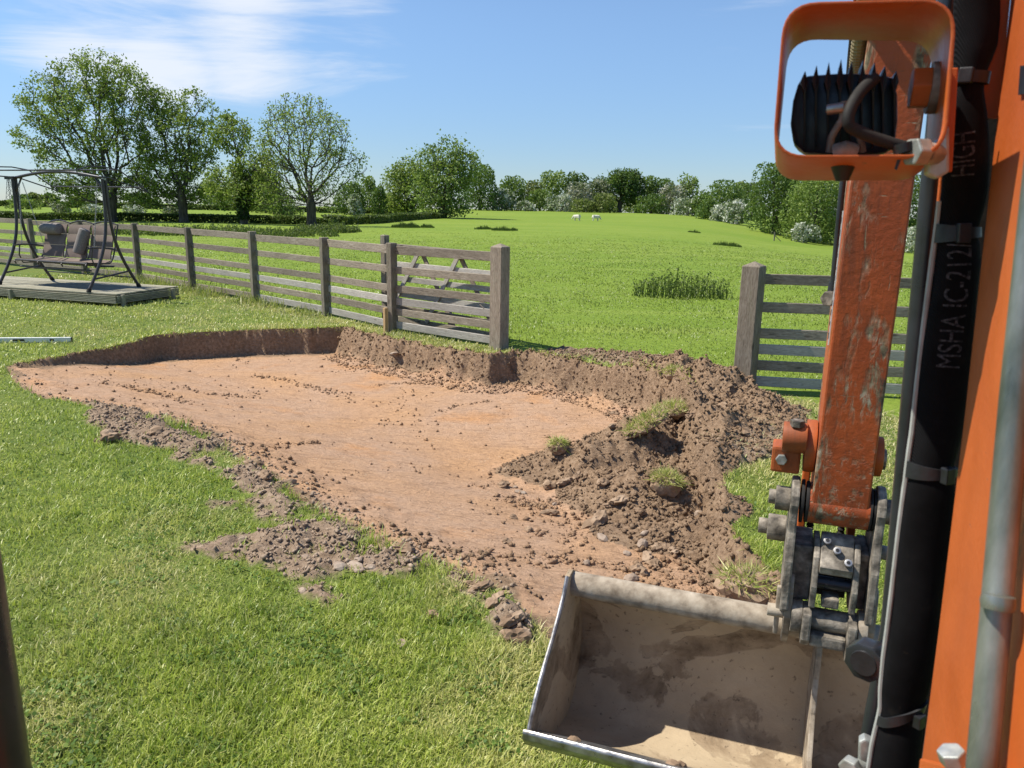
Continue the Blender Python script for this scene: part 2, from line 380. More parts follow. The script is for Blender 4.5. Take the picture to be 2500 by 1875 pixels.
# ------------------------------------------------------------------ pit and heaps
TOPPX = [(18, 897), (90, 880), (180, 862), (262, 850), (310, 836), (380, 818), (480, 810), (640, 803), (760, 800), (846, 797),
         (880, 806), (960, 826), (1060, 845), (1130, 855), (1200, 866), (1270, 858), (1340, 868), (1450, 886), (1560, 912), (1640, 940),
         (1690, 1010), (1725, 1110), (1765, 1220), (1800, 1320), (1900, 1415), (2010, 1540), (1960, 1650), (1600, 1680),
         (1390, 1600), (1270, 1490), (1170, 1425), (1010, 1365), (880, 1300), (770, 1240), (665, 1175), (590, 1110), (520, 1062), (400, 1020), (300, 1003), (200, 992), (120, 975), (50, 945)]
PIT = np.array([g(x, y)[:2] for x, y in TOPPX])
def sdpoly(x, y, poly):
    """positive inside; also the index of the nearest edge"""
    d = np.full(x.shape, 1e9); ins = np.zeros(x.shape, bool); idx = np.zeros(x.shape, int); n = len(poly)
    for i in range(n):
        a = poly[i]; b = poly[(i + 1) % n]; e = b - a
        t = np.clip(((x - a[0]) * e[0] + (y - a[1]) * e[1]) / (e @ e), 0, 1)
        dd = np.hypot(x - a[0] - t * e[0], y - a[1] - t * e[1]); m = dd < d; d = np.where(m, dd, d); idx = np.where(m, i, idx)
        cond = (a[1] > y) != (b[1] > y)
        ins ^= cond & (x < (b[0] - a[0]) * (y - a[1]) / (b[1] - a[1] + 1e-12) + a[0])
    return np.where(ins, d, -d), idx
NLa = g(20, 920)[:2]; NLb = g(1330, 1570)[:2]; NLd = (NLb - NLa) / np.linalg.norm(NLb - NLa); NLn = np.array([-NLd[1], NLd[0]])
def pit_depth(x, y):
    t = (x - NLa[0]) * NLn[0] + (y - NLa[1]) * NLn[1]
    return .015 + .34 * sstep(-.1, 2.6, t)
WALLW = np.array([.065 if i < 9 else .24 if i < 19 else .16 if i < 27 else .45 for i in range(len(TOPPX))])
HEAPS = [(1285, 1140, -.26, .10, .30), (1370, 1130, -.25, .22, .42), (1450, 1135, -.22, .32, .50), (1530, 1105, -.2, .42, .52), (1590, 1075, -.15, .42, .46), (1545, 1200, -.2, .30, .50),
         (1640, 1040, -.1, .36, .40), (1640, 1160, -.1, .24, .42), (1690, 1260, -.05, .14, .40), (1570, 1290, -.15, .10, .45),
         (1640, 950, -.1, .24, .34), (1700, 965, 0, .30, .42), (1770, 990, 0, .30, .40), (1850, 1020, 0, .22, .36), (1910, 1040, 0, .10, .28), (1740, 1060, 0, .16, .40), (1560, 935, -.1, .12, .3)]
def heap(x, y):
    z = np.zeros(x.shape); w = x + .12 * fbm(x * 2.2, y * 2.2, 3, 91); v = y + .12 * fbm(x * 2.2, y * 2.2, 3, 92)
    for px, py, zb, h, r in HEAPS:
        c = g(px, py, zb); d = np.hypot(w - c[0], v - c[1])
        b = h * (np.sqrt(np.maximum(0, 1 - d / (r * 1.25)) ** 2 + .02) - math.sqrt(.02)) / (math.sqrt(1.02) - math.sqrt(.02))
        z = np.maximum(z, b) + .18 * np.minimum(z, b)
    return z
# thin spread of soil lying on the grass beside the pit
SMEAR = [([(220, 985), (330, 1000), (480, 1060), (545, 1100), (470, 1110), (360, 1095), (240, 1080), (215, 1040)], .9),
         ([(560, 1105), (640, 1170), (740, 1240), (700, 1260), (620, 1220), (560, 1160)], 1.0),
         ([(640, 1180), (780, 1245), (900, 1310), (1010, 1370), (1000, 1400), (880, 1400), (760, 1420), (640, 1410), (520, 1370), (430, 1330), (520, 1300), (640, 1290), (560, 1230), (600, 1190)], .72),
         ([(820, 1320), (960, 1360), (1010, 1385), (900, 1400), (800, 1390)], .95),
         ([(700, 1425), (880, 1450), (900, 1500), (760, 1480)], .75),
         ([(1110, 1420), (1230, 1460), (1300, 1530), (1310, 1570), (1210, 1540), (1120, 1460)], .95),
         ([(1225, 1525), (1300, 1530), (1320, 1580), (1240, 1565)], .95),
         ([(430, 1110), (540, 1115), (560, 1150), (460, 1150)], .65), ([(480, 1210), (600, 1215), (650, 1260), (560, 1270), (470, 1250)], .6), ([(600, 1230), (720, 1240), (780, 1300), (640, 1300)], .62),
         ([(1330, 850), (1500, 860), (1700, 880), (1800, 905), (1780, 960), (1600, 930), (1450, 890), (1330, 872)], .75),
         ([(1600, 900), (1790, 930), (1960, 1010), (1990, 1070), (1880, 1130), (1760, 1160), (1690, 1060)], .85)]
SMEARW = [(np.array([g(x, y)[:2] for x, y in p]), a) for p, a in SMEAR]
def soil_mask(x, y, sd):
    s = np.zeros(x.shape)
    for p, a in SMEARW:
        q, _ = sdpoly(x, y, p); s = np.maximum(s, a * sstep(-.14, .16, q + .10 * fbm(x * 5, y * 5, 3, 33)))
    return s

X0, X1, Y0, Y1 = -7.0, 4.4, 1.6, 12.6; ST = .022
gx = np.arange(X0, X1 + 1e-6, ST); gy = np.arange(Y0, Y1 + 1e-6, ST)
GX, GY = np.meshgrid(gx, gy); sh = GX.shape; xf = GX.ravel(); yf = GY.ravel()
def ground(x, y, detail=True):
    """height, pit factor, soil factor, heap height, signed distance"""
    xw = x + .07 * fbm(x * 1.9, y * 1.9, 3, 3) + .035 * fbm(x * 9, y * 9, 3, 4); yw = y + .07 * fbm(x * 1.9, y * 1.9, 3, 7) + .035 * fbm(x * 9, y * 9, 3, 8)
    sd, ix = sdpoly(xw, yw, PIT)
    ww = WALLW[ix]
    back = (ix >= 9) & (ix < 19)
    ww = ww * np.where(back, 1 + .5 * fbm(x * 2.4, y * 2.4, 2, 70), 1)
    fac = sstep(0, 1, sd / ww) ** np.where(ix < 9, .7, 1.0)
    dp = pit_depth(x, y)
    hp = heap(x, y)
    sm = soil_mask(x, y, sd)
    smn = np.clip(sm + .55 * fbm(x * 4.2, y * 4.2, 4, 51) * (sm > .02) * (sm < .93), 0, 1)
    z = -dp * fac
    inside = sd > 0
    rough = np.where(inside, np.where(fac > .98, .006, np.where(ix >= 28, .016, .05)), 0) + .05 * np.clip(hp / .15, 0, 1) + .05 * sstep(.25, .8, smn) * ~inside
    edge_rub = np.where(back | ((ix >= 19) & (ix < 28)), sstep(.02, .2, sd) * sstep(.62, .2, sd), 0) * inside
    rough = rough + .025 * edge_rub
    if detail:
        cl = fbm(x * 13, y * 13, 4, 21, .6); cl2 = np.abs(fbm(x * 6, y * 6, 3, 25))
        z = z + rough * (cl + .7 * (.5 - cl2)) + .05 * edge_rub * vn(x * 5, y * 5, 60)
        z = z + .05 * sstep(.3, .9, smn) * ~inside * (0.2 + 1.2 * vn(x * 4, y * 4, 44))
        # scrape marks left by the grading bucket
        flat = (fac > .98) * np.clip(1 - hp / .06, 0, 1)
        z = z + flat * (.006 * fbm(x * 1.6, y * 7, 4, 63) + .006 * fbm(x * .8, y * .8, 2, 66))
        lawn = ~inside & (smn < .3)
        z = z + lawn * sstep(0, .5, np.minimum(np.minimum(x - X0, X1 - x), np.minimum(y - Y0, Y1 - y))) * .012 * fbm(x * 2.1, y * 2.1, 3, 81)
    return z + hp, fac, smn, hp, sd, ix
ZG, FACG, SMG, HPG, SDG, IXG = ground(xf, yf)
NY, NX = sh
idx = np.arange(NX * NY).reshape(NY, NX)
quads = np.stack([idx[:-1, :-1], idx[:-1, 1:], idx[1:, 1:], idx[1:, :-1]], -1).reshape(-1, 4)
# fence line (garden | field)
FA = g(1218, 852)[:2]; FBp = [g(957, 810)[:2], g(795, 772)[:2], g(622, 737)[:2], g(468, 708)[:2], g(338, 683)[:2]]
RPp = g(1815, 955)[:2]
FLN = [np.array([-60, 66.])] + FBp[::-1] + [FA, RPp] + [RPp + (RPp - FA) / np.linalg.norm(RPp - FA) * 40]
FLN = np.array(FLN); FLN[0] = FBp[-1] + (FBp[-1] - FBp[0]) / np.linalg.norm(FBp[-1] - FBp[0]) * 60
def fence_y(x): return np.interp(x, FLN[:, 0], FLN[:, 1])

q_sd = SDG[quads].max(1); q_hp = HPG[quads].max(1)
is_heap = q_hp > .035
is_pit = (q_sd > 0) & ~is_heap
q_f = (yf > fence_y(xf))[quads].all(1)
is_fld = ~is_heap & ~is_pit & q_f
is_lawn = ~is_heap & ~is_pit & ~q_f
VG = np.stack([xf, yf, ZG], 1)
tone = np.where(IXG < 27, FACG, 1) * np.clip(1 - np.maximum(HPG, 0) / .08, 0, 1) * np.where(IXG < 27, sstep(.05, .35, SDG + .12 * fbm(xf * 3, yf * 3, 3, 13)), sstep(-.02, .12, SDG + .1 * fbm(xf * 3, yf * 3, 3, 13)))
def sub(mask):
    q = quads[mask]; u, inv = np.unique(q, return_inverse=True); return VG[u], inv.reshape(-1, 4), u
def m_lawn():
    t = NT('lawn_ground'); v = t.coord('Object'); s = t.attr('soil')
    big = t.noise(v, .55, 4, .5); mid = t.noise(v, 5, 5); fine = t.noise(t.coord('Object', (1, 1, 1)), 70, 6, .7)
    c = t.ramp(fine, [(.3, (.05, .075, .014)), (.5, (.12, .16, .028)), (.72, (.24, .27, .075))])
    c = t.mix(t.rng(mid, .45, .7, 0, .5), c, (.15, .165, .05)); c = t.mix(t.rng(big, .4, .65, 0, .4), c, (.085, .15, .02))
    sc1 = t.ramp(t.noise(v, 24, 8, .65), [(.3, (.16, .108, .07)), (.55, (.29, .21, .145)), (.75, (.40, .31, .225))])
    k = t.rng(t.math('ADD', s, t.math('MULTIPLY', t.math('SUBTRACT', t.noise(v, 12, 6, .6), .5), .8)), .35, .6)
    c = t.mix(k, c, sc1)
    return t.done(c, .9, 0, t.bump(t.noise(v, 45, 6, .7), .8, .02), .15)
def m_soil(name):
    t = NT(name); v = t.coord('Object'); tn = t.attr('tone')
    st = t.coord('Object', (2.2, 9, 6), (0, 0, .10)); streak = t.noise(st, 1.5, 9, .7, 2.2); pat = t.noise(v, .9, 5, .6); fine = t.noise(v, 30, 8, .68)
    clay = t.ramp(pat, [(.32, (.51, .30, .16)), (.46, (.485, .30, .18)), (.56, (.47, .305, .20)), (.68, (.52, .28, .135))])
    clay = t.mix(t.rng(streak, .52, .62, 0, .55), clay, (.22, .13, .072)); clay = t.mix(t.rng(streak, .40, .33, 0, .5), clay, (.48, .33, .2))
    fl2 = t.noise(t.coord('Object', (4, 10, 6), (0, 0, .16)), 3.2, 10, .76, 1.1); clay = t.mix(t.rng(fl2, .58, .64, 0, .7), clay, (.21, .125, .075)); clay = t.mix(t.rng(fl2, .40, .34, 0, .4), clay, (.60, .44, .29))
    clay = t.mix(t.rng(t.noise(v, 2.4, 6, .65), .52, .66, 0, .3), clay, (.35, .215, .135))
    clay = t.mix(t.rng(fine, .5, .7, 0, .4), clay, (.20, .115, .07))
    peb = t.n('ShaderNodeTexVoronoi', {'Vector': t.coord('Object', (1, 1.6, 1)), 'Scale': 13., 'Randomness': 1.})
    pk = t.math('MULTIPLY', t.rng(peb.outputs['Distance'], .10, .15, 1, 0), t.rng(t.noise(v, 3.2, 4), .52, .6))
    clay = t.mix(t.math('MULTIPLY', pk, .8), clay, (.55, .42, .30))
    top = t.ramp(fine, [(.28, (.14, .088, .052)), (.5, (.275, .183, .114)), (.74, (.42, .30, .20))])
    top = t.mix(t.rng(t.noise(v, 3.5, 5), .45, .65, 0, .4), top, (.20, .13, .083))
    c = t.mix(t.rng(t.math('ADD', tn, t.math('MULTIPLY', t.math('SUBTRACT', t.noise(v, 7, 6, .6), .5), .7)), .35, .75), top, clay)
    hgt = t.math('ADD', t.math('MULTIPLY', t.math('ADD', streak, fl2), -.8), t.math('MULTIPLY', fine, .9))
    return t.done(c, .93, 0, t.bump(hgt, .85, .024), .12)
MATS['lawn'] = m_lawn(); MATS['soil'] = m_soil('dug_soil')
V, Q, u = sub(is_pit)
pit = from_np('excavated_pit', V, Q, 'soil', None, True, {'tone': tone[u]}); prop(pit, 'shallow rectangular dug pit with orange-brown clay floor', 'pit', kind='structure')
V, Q, u = sub(is_heap)
hp_o = from_np('spoil_heap', V, Q, 'soil', None, True, {'tone': tone[u] * 0}, org=g(1560, 1100)); prop(hp_o, 'heap of loose brown topsoil piled along the right end of the pit', 'soil heap')
VL, QL, u = sub(is_lawn); SL = SMG[u]

# outer sheet, polar, shared between lawn (garden side) and field
nr = 120; na = 288
rad = np.concatenate([[0.05], np.geomspace(.5, 1500, nr)]); ang = np.linspace(0, 2 * math.pi, na, endpoint=False)
RA, AA = np.meshgrid(rad, ang, indexing='ij'); px_ = (RA * np.sin(AA)).ravel(); py_ = (RA * np.cos(AA)).ravel()
pz = T(px_, py_) - .012
ii = np.arange(len(px_)).reshape(nr + 1, na)
pq = np.stack([ii[:-1], np.roll(ii[:-1], -1, 1), np.roll(ii[1:], -1, 1), ii[1:]], -1).reshape(-1, 4)
ins = (px_ > X0 + .25) & (px_ < X1 - .25) & (py_ > Y0 + .25) & (py_ < Y1 - .25)
pq = pq[~ins[pq].all(1)]
cxq = px_[pq].mean(1); cyq = py_[pq].mean(1)
isf = cyq > fence_y(cxq)
PV = np.stack([px_, py_, pz], 1)
def subp(m):
    q = pq[m]; u, inv = np.unique(q, return_inverse=True); return PV[u], inv.reshape(-1, 4)
Va, Qa = subp(~isf)
lawn = from_np('lawn', np.concatenate([VL, Va]), np.concatenate([QL, Qa + len(VL)]), 'lawn', None, True, {'soil': np.concatenate([SL, np.zeros(len(Va))])})
prop(lawn, 'mown garden lawn around the dug pit', 'lawn', kind='structure')
def m_field():
    t = NT('field_grass_ground'); v = t.coord('Object'); fine = t.noise(v, 9, 8, .7); mid = t.noise(v, .5, 6, .6); big = t.noise(t.coord('Object', (.6, 1, 1)), .06, 5, .55)
    c = t.ramp(fine, [(.3, (.115, .18, .02)), (.52, (.175, .245, .032)), (.75, (.245, .305, .055))])
    c = t.mix(t.rng(mid, .42, .68, 0, .5), c, (.225, .275, .05)); c = t.mix(t.rng(big, .40, .62, 0, .6), c, (.135, .215, .025))
    strk = t.noise(t.coord('Object', (.05, .5, 1), (0, 0, .2)), 1.5, 6, .6); c = t.mix(t.rng(strk, .55, .68, 0, .35), c, (.30, .35, .08))
    so_ = t.ramp(t.noise(v, 24, 8, .65), [(.3, (.16, .108, .07)), (.55, (.29, .21, .145)), (.75, (.40, .31, .225))])
    c = t.mix(t.rng(t.math('ADD', t.attr('soil'), t.math('MULTIPLY', t.math('SUBTRACT', t.noise(v, 12, 6, .6), .5), .8)), .35, .6), c, so_)
    return t.done(c, .9, 0, t.bump(t.math('ADD', fine, t.math('MULTIPLY', mid, 2.)), .7, .08), .12)
MATS['field'] = m_field()
Vf, Qf = subp(isf); Vg, Qg, ug = sub(is_fld); Qf = np.concatenate([Qf, Qg + len(Vf)]); Vf = np.concatenate([Vf, Vg])
soil_f = np.concatenate([np.zeros(len(Vf) - len(Vg)), SMG[ug]])
fld = from_np('field', Vf, Qf, 'field', None, True, {'soil': soil_f}); prop(fld, 'wide green pasture rising to a line of trees', 'field', kind='structure')

def gz(x, y):
    """ground height at points (x,y arrays)"""
    x = np.atleast_1d(np.asarray(x, float)); y = np.atleast_1d(np.asarray(y, float)); z = T(x, y) - .012
    m = (x > X0) & (x < X1) & (y > Y0) & (y < Y1)
    i = np.clip(((x - X0) / ST).round().astype(int), 0, NX - 1); j = np.clip(((y - Y0) / ST).round().astype(int), 0, NY - 1)
    return np.where(m, ZG[j * NX + i], z)
def gmask(x, y):
    i = np.clip(((x - X0) / ST).round().astype(int), 0, NX - 1); j = np.clip(((y - Y0) / ST).round().astype(int), 0, NY - 1); k = j * NX + i
    m = (x > X0) & (x < X1) & (y > Y0) & (y < Y1)
    return np.where(m, SDG[k], -9), np.where(m, SMG[k], 0), np.where(m, HPG[k], 0)

# ------------------------------------------------------------------ grass blades
def blades(name, x, y, z, ln, wd_, lean, dry, mat, rnd=None, two=True):
    n = len(x); a = rng.uniform(0, 2 * math.pi, n); b = a + rng.normal(0, .5, n) + math.pi / 2
    wx = np.cos(a) * wd_ / 2; wy = np.sin(a) * wd_ / 2; lx = np.cos(b); ly = np.sin(b)
    h = ln * np.cos(lean); o = ln * np.sin(lean)
    B = np.stack([x, y, z - .004], 1); W = np.stack([wx, wy, 0 * wx], 1); D = np.stack([lx * o, ly * o, h], 1)
    if two:
        mid = B + D * .5 + np.stack([lx * o * -.12, ly * o * -.12, h * .12], 1)
        V = np.stack([B - W, B + W, mid + W * .75, mid - W * .75, B + D], 1).reshape(-1, 3); k = 5 * np.arange(n)[:, None]
        Fc = np.concatenate([k + [[0, 1, 2]], k + [[0, 2, 3]], k + [[3, 2, 4]]], 1).reshape(-1, 3); m = 5
    else:
        V = np.stack([B - W, B + W, B + D], 1).reshape(-1, 3); Fc = np.arange(3 * n).reshape(-1, 3); m = 3
    rnd = rng.random(n) if rnd is None else rnd
    return from_np(name, V, Fc, mat, None, False, {'rnd': np.repeat(rnd, m), 'dry': np.repeat(dry, m)})
def polar_pts(n, r0_, r1_, p, a0=-48, a1=48):
    u = rng.random(n); q = 2 - p
    r = (r0_ ** q + u * (r1_ ** q - r0_ ** q)) ** (1 / q); a = np.radians(rng.uniform(a0, a1, n))
    return r * np.sin(a), r * np.cos(a), r
# lawn
x, y, r = polar_pts(540000, 1.7, 21, 1.99)
clump = fbm(x * 7, y * 7, 3, 101); x = x + .02 * clump; y = y + .02 * fbm(x * 7, y * 7, 3, 105)
sd, sm, hpv = gmask(x, y)
keep = (y < fence_y(x) + .05) & (sd < -.004) & (hpv < .03) & (rng.random(len(x)) > sstep(.25, .62, sm + .2 * fbm(x * 12, y * 12, 2, 9)) * .97)
x, y, r, sd, sm = x[keep], y[keep], r[keep], sd[keep], sm[keep]; n = len(x)
ln = (.026 + .030 * rng.random(n)) * (1 + .8 * fbm(x * 3, y * 3, 3, 111)) * (1 + .5 * sstep(-.12, 0, sd)); ln = ln * np.where(r > 9, 1.1, 1)
patch = fbm(x * .9, y * .9, 4, 121)
# strimmed dry strip along the fence and pale mown patches
fd = fence_y(x) - y
dry = np.clip(.12 + .6 * sstep(.0, .5, fbm(x * 1.1 + 7, y * 1.1, 4, 131)) + .9 * sstep(.9, 1.6, x + .5 * fbm(x * 2, y * 2, 3, 181)) * sstep(4.3, 5.2, y) * (rng.random(n) < .75) + .7 * sstep(1.1, .2, fd) * (r > 7) * (rng.random(n) < .8) + .4 * sstep(7, 11, y) * rng.random(n) + .2 * rng.normal(0, 1, n), 0, .9)
rn = np.clip(.46 + .34 * patch + .34 * clump[keep] + .25 * fbm(x * 14, y * 14, 2, 171) + rng.normal(0, .20, n), 0, 1)
o = blades('lawn_grass', x, y, gz(x, y), ln, np.maximum(.0048, r * .00115), rng.uniform(.3, 1.45, n), dry, 'blade', rn); prop(o, 'short green grass blades of the mown lawn', 'grass', kind='stuff')
print('lawn blades', n)
# ragged turf fringe hanging over the cut edge
ed_i = rng.integers(0, 20, 9000); tt = rng.random(9000); A_ = PIT[ed_i]; B_ = PIT[ed_i + 1]; x = A_[:, 0] + (B_[:, 0] - A_[:, 0]) * tt + rng.normal(0, .07, 9000); y = A_[:, 1] + (B_[:, 1] - A_[:, 1]) * tt + rng.normal(0, .07, 9000)
sd = gmask(x, y)[0]; ok = (sd < .012) & (sd > -.05); x, y = x[ok], y[ok]; n = len(x)
o = blades('edge_turf_fringe', x, y, gz(x, y) + .0, .035 + .05 * rng.random(n), np.full(n, .010), rng.uniform(.6, 1.75, n), np.clip(rng.normal(.35, .35, n), 0, 1), 'blade'); prop(o, 'ragged fringe of turf along the cut pit edge', 'grass', kind='stuff')
# clover and broad-leaved weeds in the turf
x, y, r = polar_pts(90000, 1.7, 9, 1.99); sd, sm, hpv = gmask(x, y)
keep = (y < fence_y(x)) & (sd < -.03) & (sm < .25) & (fbm(x * 2.6, y * 2.6, 4, 201) + .5 * fbm(x * 9, y * 9, 2, 203) > .12) & (rng.random(len(x)) < .75)
x, y, r = x[keep], y[keep], r[keep]; n = len(x); z = gz(x, y) + .008 + .018 * rng.random(n); s_ = .0045 + .004 * rng.random(n); a = rng.uniform(0, 6.283, n); t1 = rng.normal(0, .45, n); t2 = rng.normal(0, .45, n)
V = np.stack([np.stack([x + s_ * np.cos(a + k), y + s_ * np.sin(a + k), z + s_ * (t1 * np.cos(a + k) + t2 * np.sin(a + k))], 1) for k in (0, 1.257, 2.513, 3.77, 5.027)], 1).reshape(-1, 3)
k = 5 * np.arange(n)[:, None]; Fc = np.concatenate([k + [[0, 1, 2]], k + [[0, 2, 3]], k + [[0, 3, 4]]], 1).reshape(-1, 3)
o = from_np('clover', V, Fc, 'clover', None, False, {'rnd': np.repeat(np.clip(rng.normal(.4, .25, n), 0, 1), 5), 'dry': np.zeros(5 * n)}); prop(o, 'dark clover leaves growing through the lawn', 'clover', kind='stuff')
# field
x, y, r = polar_pts(240000, 8.0, 70, 1.85, -46, 46)
sd, sm, hpv = gmask(x, y)
keep = (y > fence_y(x) + .03) & (hpv < .03) & (sd < 0) & (rng.random(len(x)) > sm) & (rng.random(len(x)) > sstep(20, 66, r))
x, y, r = x[keep], y[keep], r[keep]; n = len(x); cl = fbm(x * .9, y * .9, 4, 141)
ln = (.022 + .026 * rng.random(n)) * (1 + .9 * cl) * (1 - .4 * sstep(15, 60, r)); ln = np.maximum(ln, .015)
rn = np.clip(.58 + .28 * cl + .25 * fbm(x * .15, y * .15, 3, 151) + rng.normal(0, .13, n), 0, 1)
dry = np.clip(.05 + .5 * sstep(.25, .6, fbm(x * .5, y * .5, 4, 161)) * rng.random(n), 0, 1)
o = blades('field_grass', x, y, gz(x, y), ln, np.maximum(.006, r * .0013), rng.uniform(.3, 1.2, n), dry, 'field_blade', rn); prop(o, 'longer pasture grass beyond the fence', 'grass', kind='stuff')
# taller uncut grass and straw along the fence foot
xs = []; ys = []
for i in range(len(FBp) + 1):
    a = (FA if i == 0 else FBp[i - 1]); b = FBp[i] if i < len(FBp) else FBp[-1] + (FBp[-1] - FBp[-2]) * 2
    k = 900 if i > 1 else 350
    t_ = rng.random(k); xs.append(a[0] + (b[0] - a[0]) * t_ + rng.normal(0, .14, k)); ys.append(a[1] + (b[1] - a[1]) * t_ + rng.normal(0, .14, k) - .1)
x = np.concatenate(xs); y = np.concatenate(ys); n = len(x); far = sstep(11, 14, y); ok = vn(x * 1.5, y * 1.5, 8) > .35
x, y, far = x[ok], y[ok], far[ok]; n = len(x)
o = blades('fence_foot_grass', x, y, gz(x, y), (.07 + .25 * rng.random(n) ** 2 * far) * rng.uniform(.7, 1.3, n), np.full(n, .013), rng.uniform(.2, 1.2, n), np.clip(rng.normal(.45, .35, n), 0, 1), 'field_blade'); prop(o, 'tall uncut grass tangled along the fence foot', 'grass', kind='stuff')
# dry clippings on the trampled strip round the pit edge
x, y, r = polar_pts(80000, 4.5, 14, 1.5, -40, 40); sd, sm, hpv = gmask(x, y)
keep = (sd < 0) & (hpv < .06) & (((fence_y(x) - y) < np.where(x > 1., 2.6, .95)) & ((fence_y(x) - y) > -.25)) & (vn(x * 2.2, y * 2.2, 77) > .3)
x, y, r = x[keep], y[keep], r[keep]; n = len(x)
o = blades('grass_clippings', x, y, gz(x, y) + .01, .03 + .05 * rng.random(n), r * .0009, rng.uniform(1.2, 1.6, n), rng.random(n), 'straw', None, False); prop(o, 'pale dry grass clippings strewn beside the fence', 'grass clippings', kind='stuff')
#PART2
# ------------------------------------------------------------------ fences and gate
FD = (FBp[0] - FA); FD = FD / np.linalg.norm(FD)             # along the fence, away from the gate
FN = np.array([FD[1], -FD[0]]); FN = FN if FN[1] < 0 else -FN  # toward the garden
def v3(p, z): return np.array([p[0], p[1], z])
RZ = [1.13, .86, .60, .43, .27, .09]                         # heights of the six rails (centres)
def gate_post(parent, p, h, d2, w=.175, label=None):
    d = v3(d2, 0); nrm = np.array([-d[1], d[0], 0]); c = v3(p, 0); mb = MB()
    k = [(-1, -1), (1, -1), (1, 1), (-1, 1)]; vs = []
    for z in (-.35, h - .045):
        for a, b in k: vs.append(c + d * a * w / 2 + nrm * b * w / 2 + np.array([0, 0, z]))
    vs.append(c + np.array([0, 0, h]))
    # local axes: x up so the grain runs up the post
    me = bpy.data.meshes.new('gate_post'); o0 = wloc(parent)
    bm = bmesh.new(); bv = [bm.verts.new(((q - c)[2] - h / 2, (q - c) @ d, (q - c) @ nrm)) for q in vs]
    for f_ in [(3, 2, 1, 0), (0, 1, 5, 4), (1, 2, 6, 5), (2, 3, 7, 6), (3, 0, 4, 7), (4, 5, 8), (5, 6, 8), (6, 7, 8), (7, 4, 8)]: bm.faces.new([bv[i] for i in f_])
    bmesh.ops.recalc_face_normals(bm, faces=bm.faces)
    bmesh.ops.bevel(bm, geom=[e for e in bm.edges if e.calc_face_angle(0) > .3], offset=.006, segments=1, affect='EDGES')
    bm.to_mesh(me); bm.free(); me.materials.append(MATS['gate_post'])
    o = bpy.data.objects.new('gate_post', me); COL.objects.link(o); o.parent = parent
    mtx = Matrix(((0, d[0], nrm[0], 0), (0, d[1], nrm[1], 0), (1, 0, 0, 0), (0, 0, 0, 1))); mtx.translation = Vector(c - o0 + np.array([0, 0, h / 2])); o.matrix_local = mtx
    if label: o['label'] = label
    return o
fence = thing('post_and_rail_fence', 'weathered post and rail fence running from the swing seat to the gate opening', 'fence', v3(FA, 0))
gp = gate_post(fence, FA, 1.30, FD)
MB().cyl(v3(FA + FN * .08, 1.10), v3(FA + FN * .15 , 1.085), .008, 8).build('hinge_pin', 'dusty_iron', gp)
posts = list(FBp)
e = (FBp[-1] - FBp[-2]) / np.linalg.norm(FBp[-1] - FBp[-2])
e2 = np.array([-.84, .54])
posts += [FBp[-1] + e2 * 2.2, FBp[-1] + e2 * 4.5, FBp[-1] + e2 * 6.8, FBp[-1] + e2 * 9.1]
allp = [FA] + posts
for i, p in enumerate(posts):
    z = float(T(p[0], p[1])); q = allp[i]; dd = (p - q) / np.linalg.norm(p - q)
    nn = np.array([dd[1], -dd[0]]); nn = nn if nn[1] < 0 else -nn
    c = p - nn * .02
    beam('post', v3(c, z - .3), v3(c, z + 1.225 + .01 * random.uniform(-1, 1)), .10, .12 if i < 5 else .11, 'wood_post', fence, upv=v3(nn, 0), bevel=.007)
for i in range(len(posts)):
    a, b = allp[i], allp[i + 1]; dd = (b - a) / np.linalg.norm(b - a); nn = np.array([dd[1], -dd[0]]); nn = nn if nn[1] < 0 else -nn
    for k, z in enumerate(RZ):
        off = nn * (-.055)
        a2 = a + off + dd * (.0 if i else .06); b2 = b + off
        hh = .115 if k == 0 else .098
        za = float(T(*a)); zb = float(T(*b)); j = random.uniform(-.008, .008)
        beam('rail', v3(a2 + dd * .004, za + z + j + .004 * (i % 2)), v3(b2 - dd * .004, zb + z + j + .004 * (i % 2) + random.uniform(-.008, .008)), .032, hh, 'wood_pale' if k in (3,) or (k == 5 and i < 3) else 'wood', fence)
# right-hand fence
RD = (RPp - FA); RD = RD / np.linalg.norm(RD)
fence2 = thing('post_and_rail_fence', 'weathered post and rail fence behind the excavator arm', 'fence', v3(RPp, 0))
q2 = g(2190, 962)[:2]; RFD = q2 - RPp
RE = np.array([.985, -.17]); 
gate_post(fence2, RPp, 1.27, FD)
rp = [RPp, RPp + RE * 1.95, RPp + RE * 3.9, RPp + RE * 5.8]
for p in rp[1:]:
    beam('post', v3(p, -.3), v3(p, 1.22), .10, .12, 'wood_post', fence2, upv=(RE[1], -RE[0], 0), bevel=.007)
for i in range(3):
    for k, z in enumerate([1.10, .83, .575, .42, .26, .10]):
        off = np.array([-RE[1], RE[0]]) * (.05)
        beam('rail', v3(rp[i] + off + RE * .004, z), v3(rp[i + 1] + off - RE * .004, z + random.uniform(-.01, .01)), .032, .098, 'wood_pale' if k in (3, 5) else 'wood', fence2)
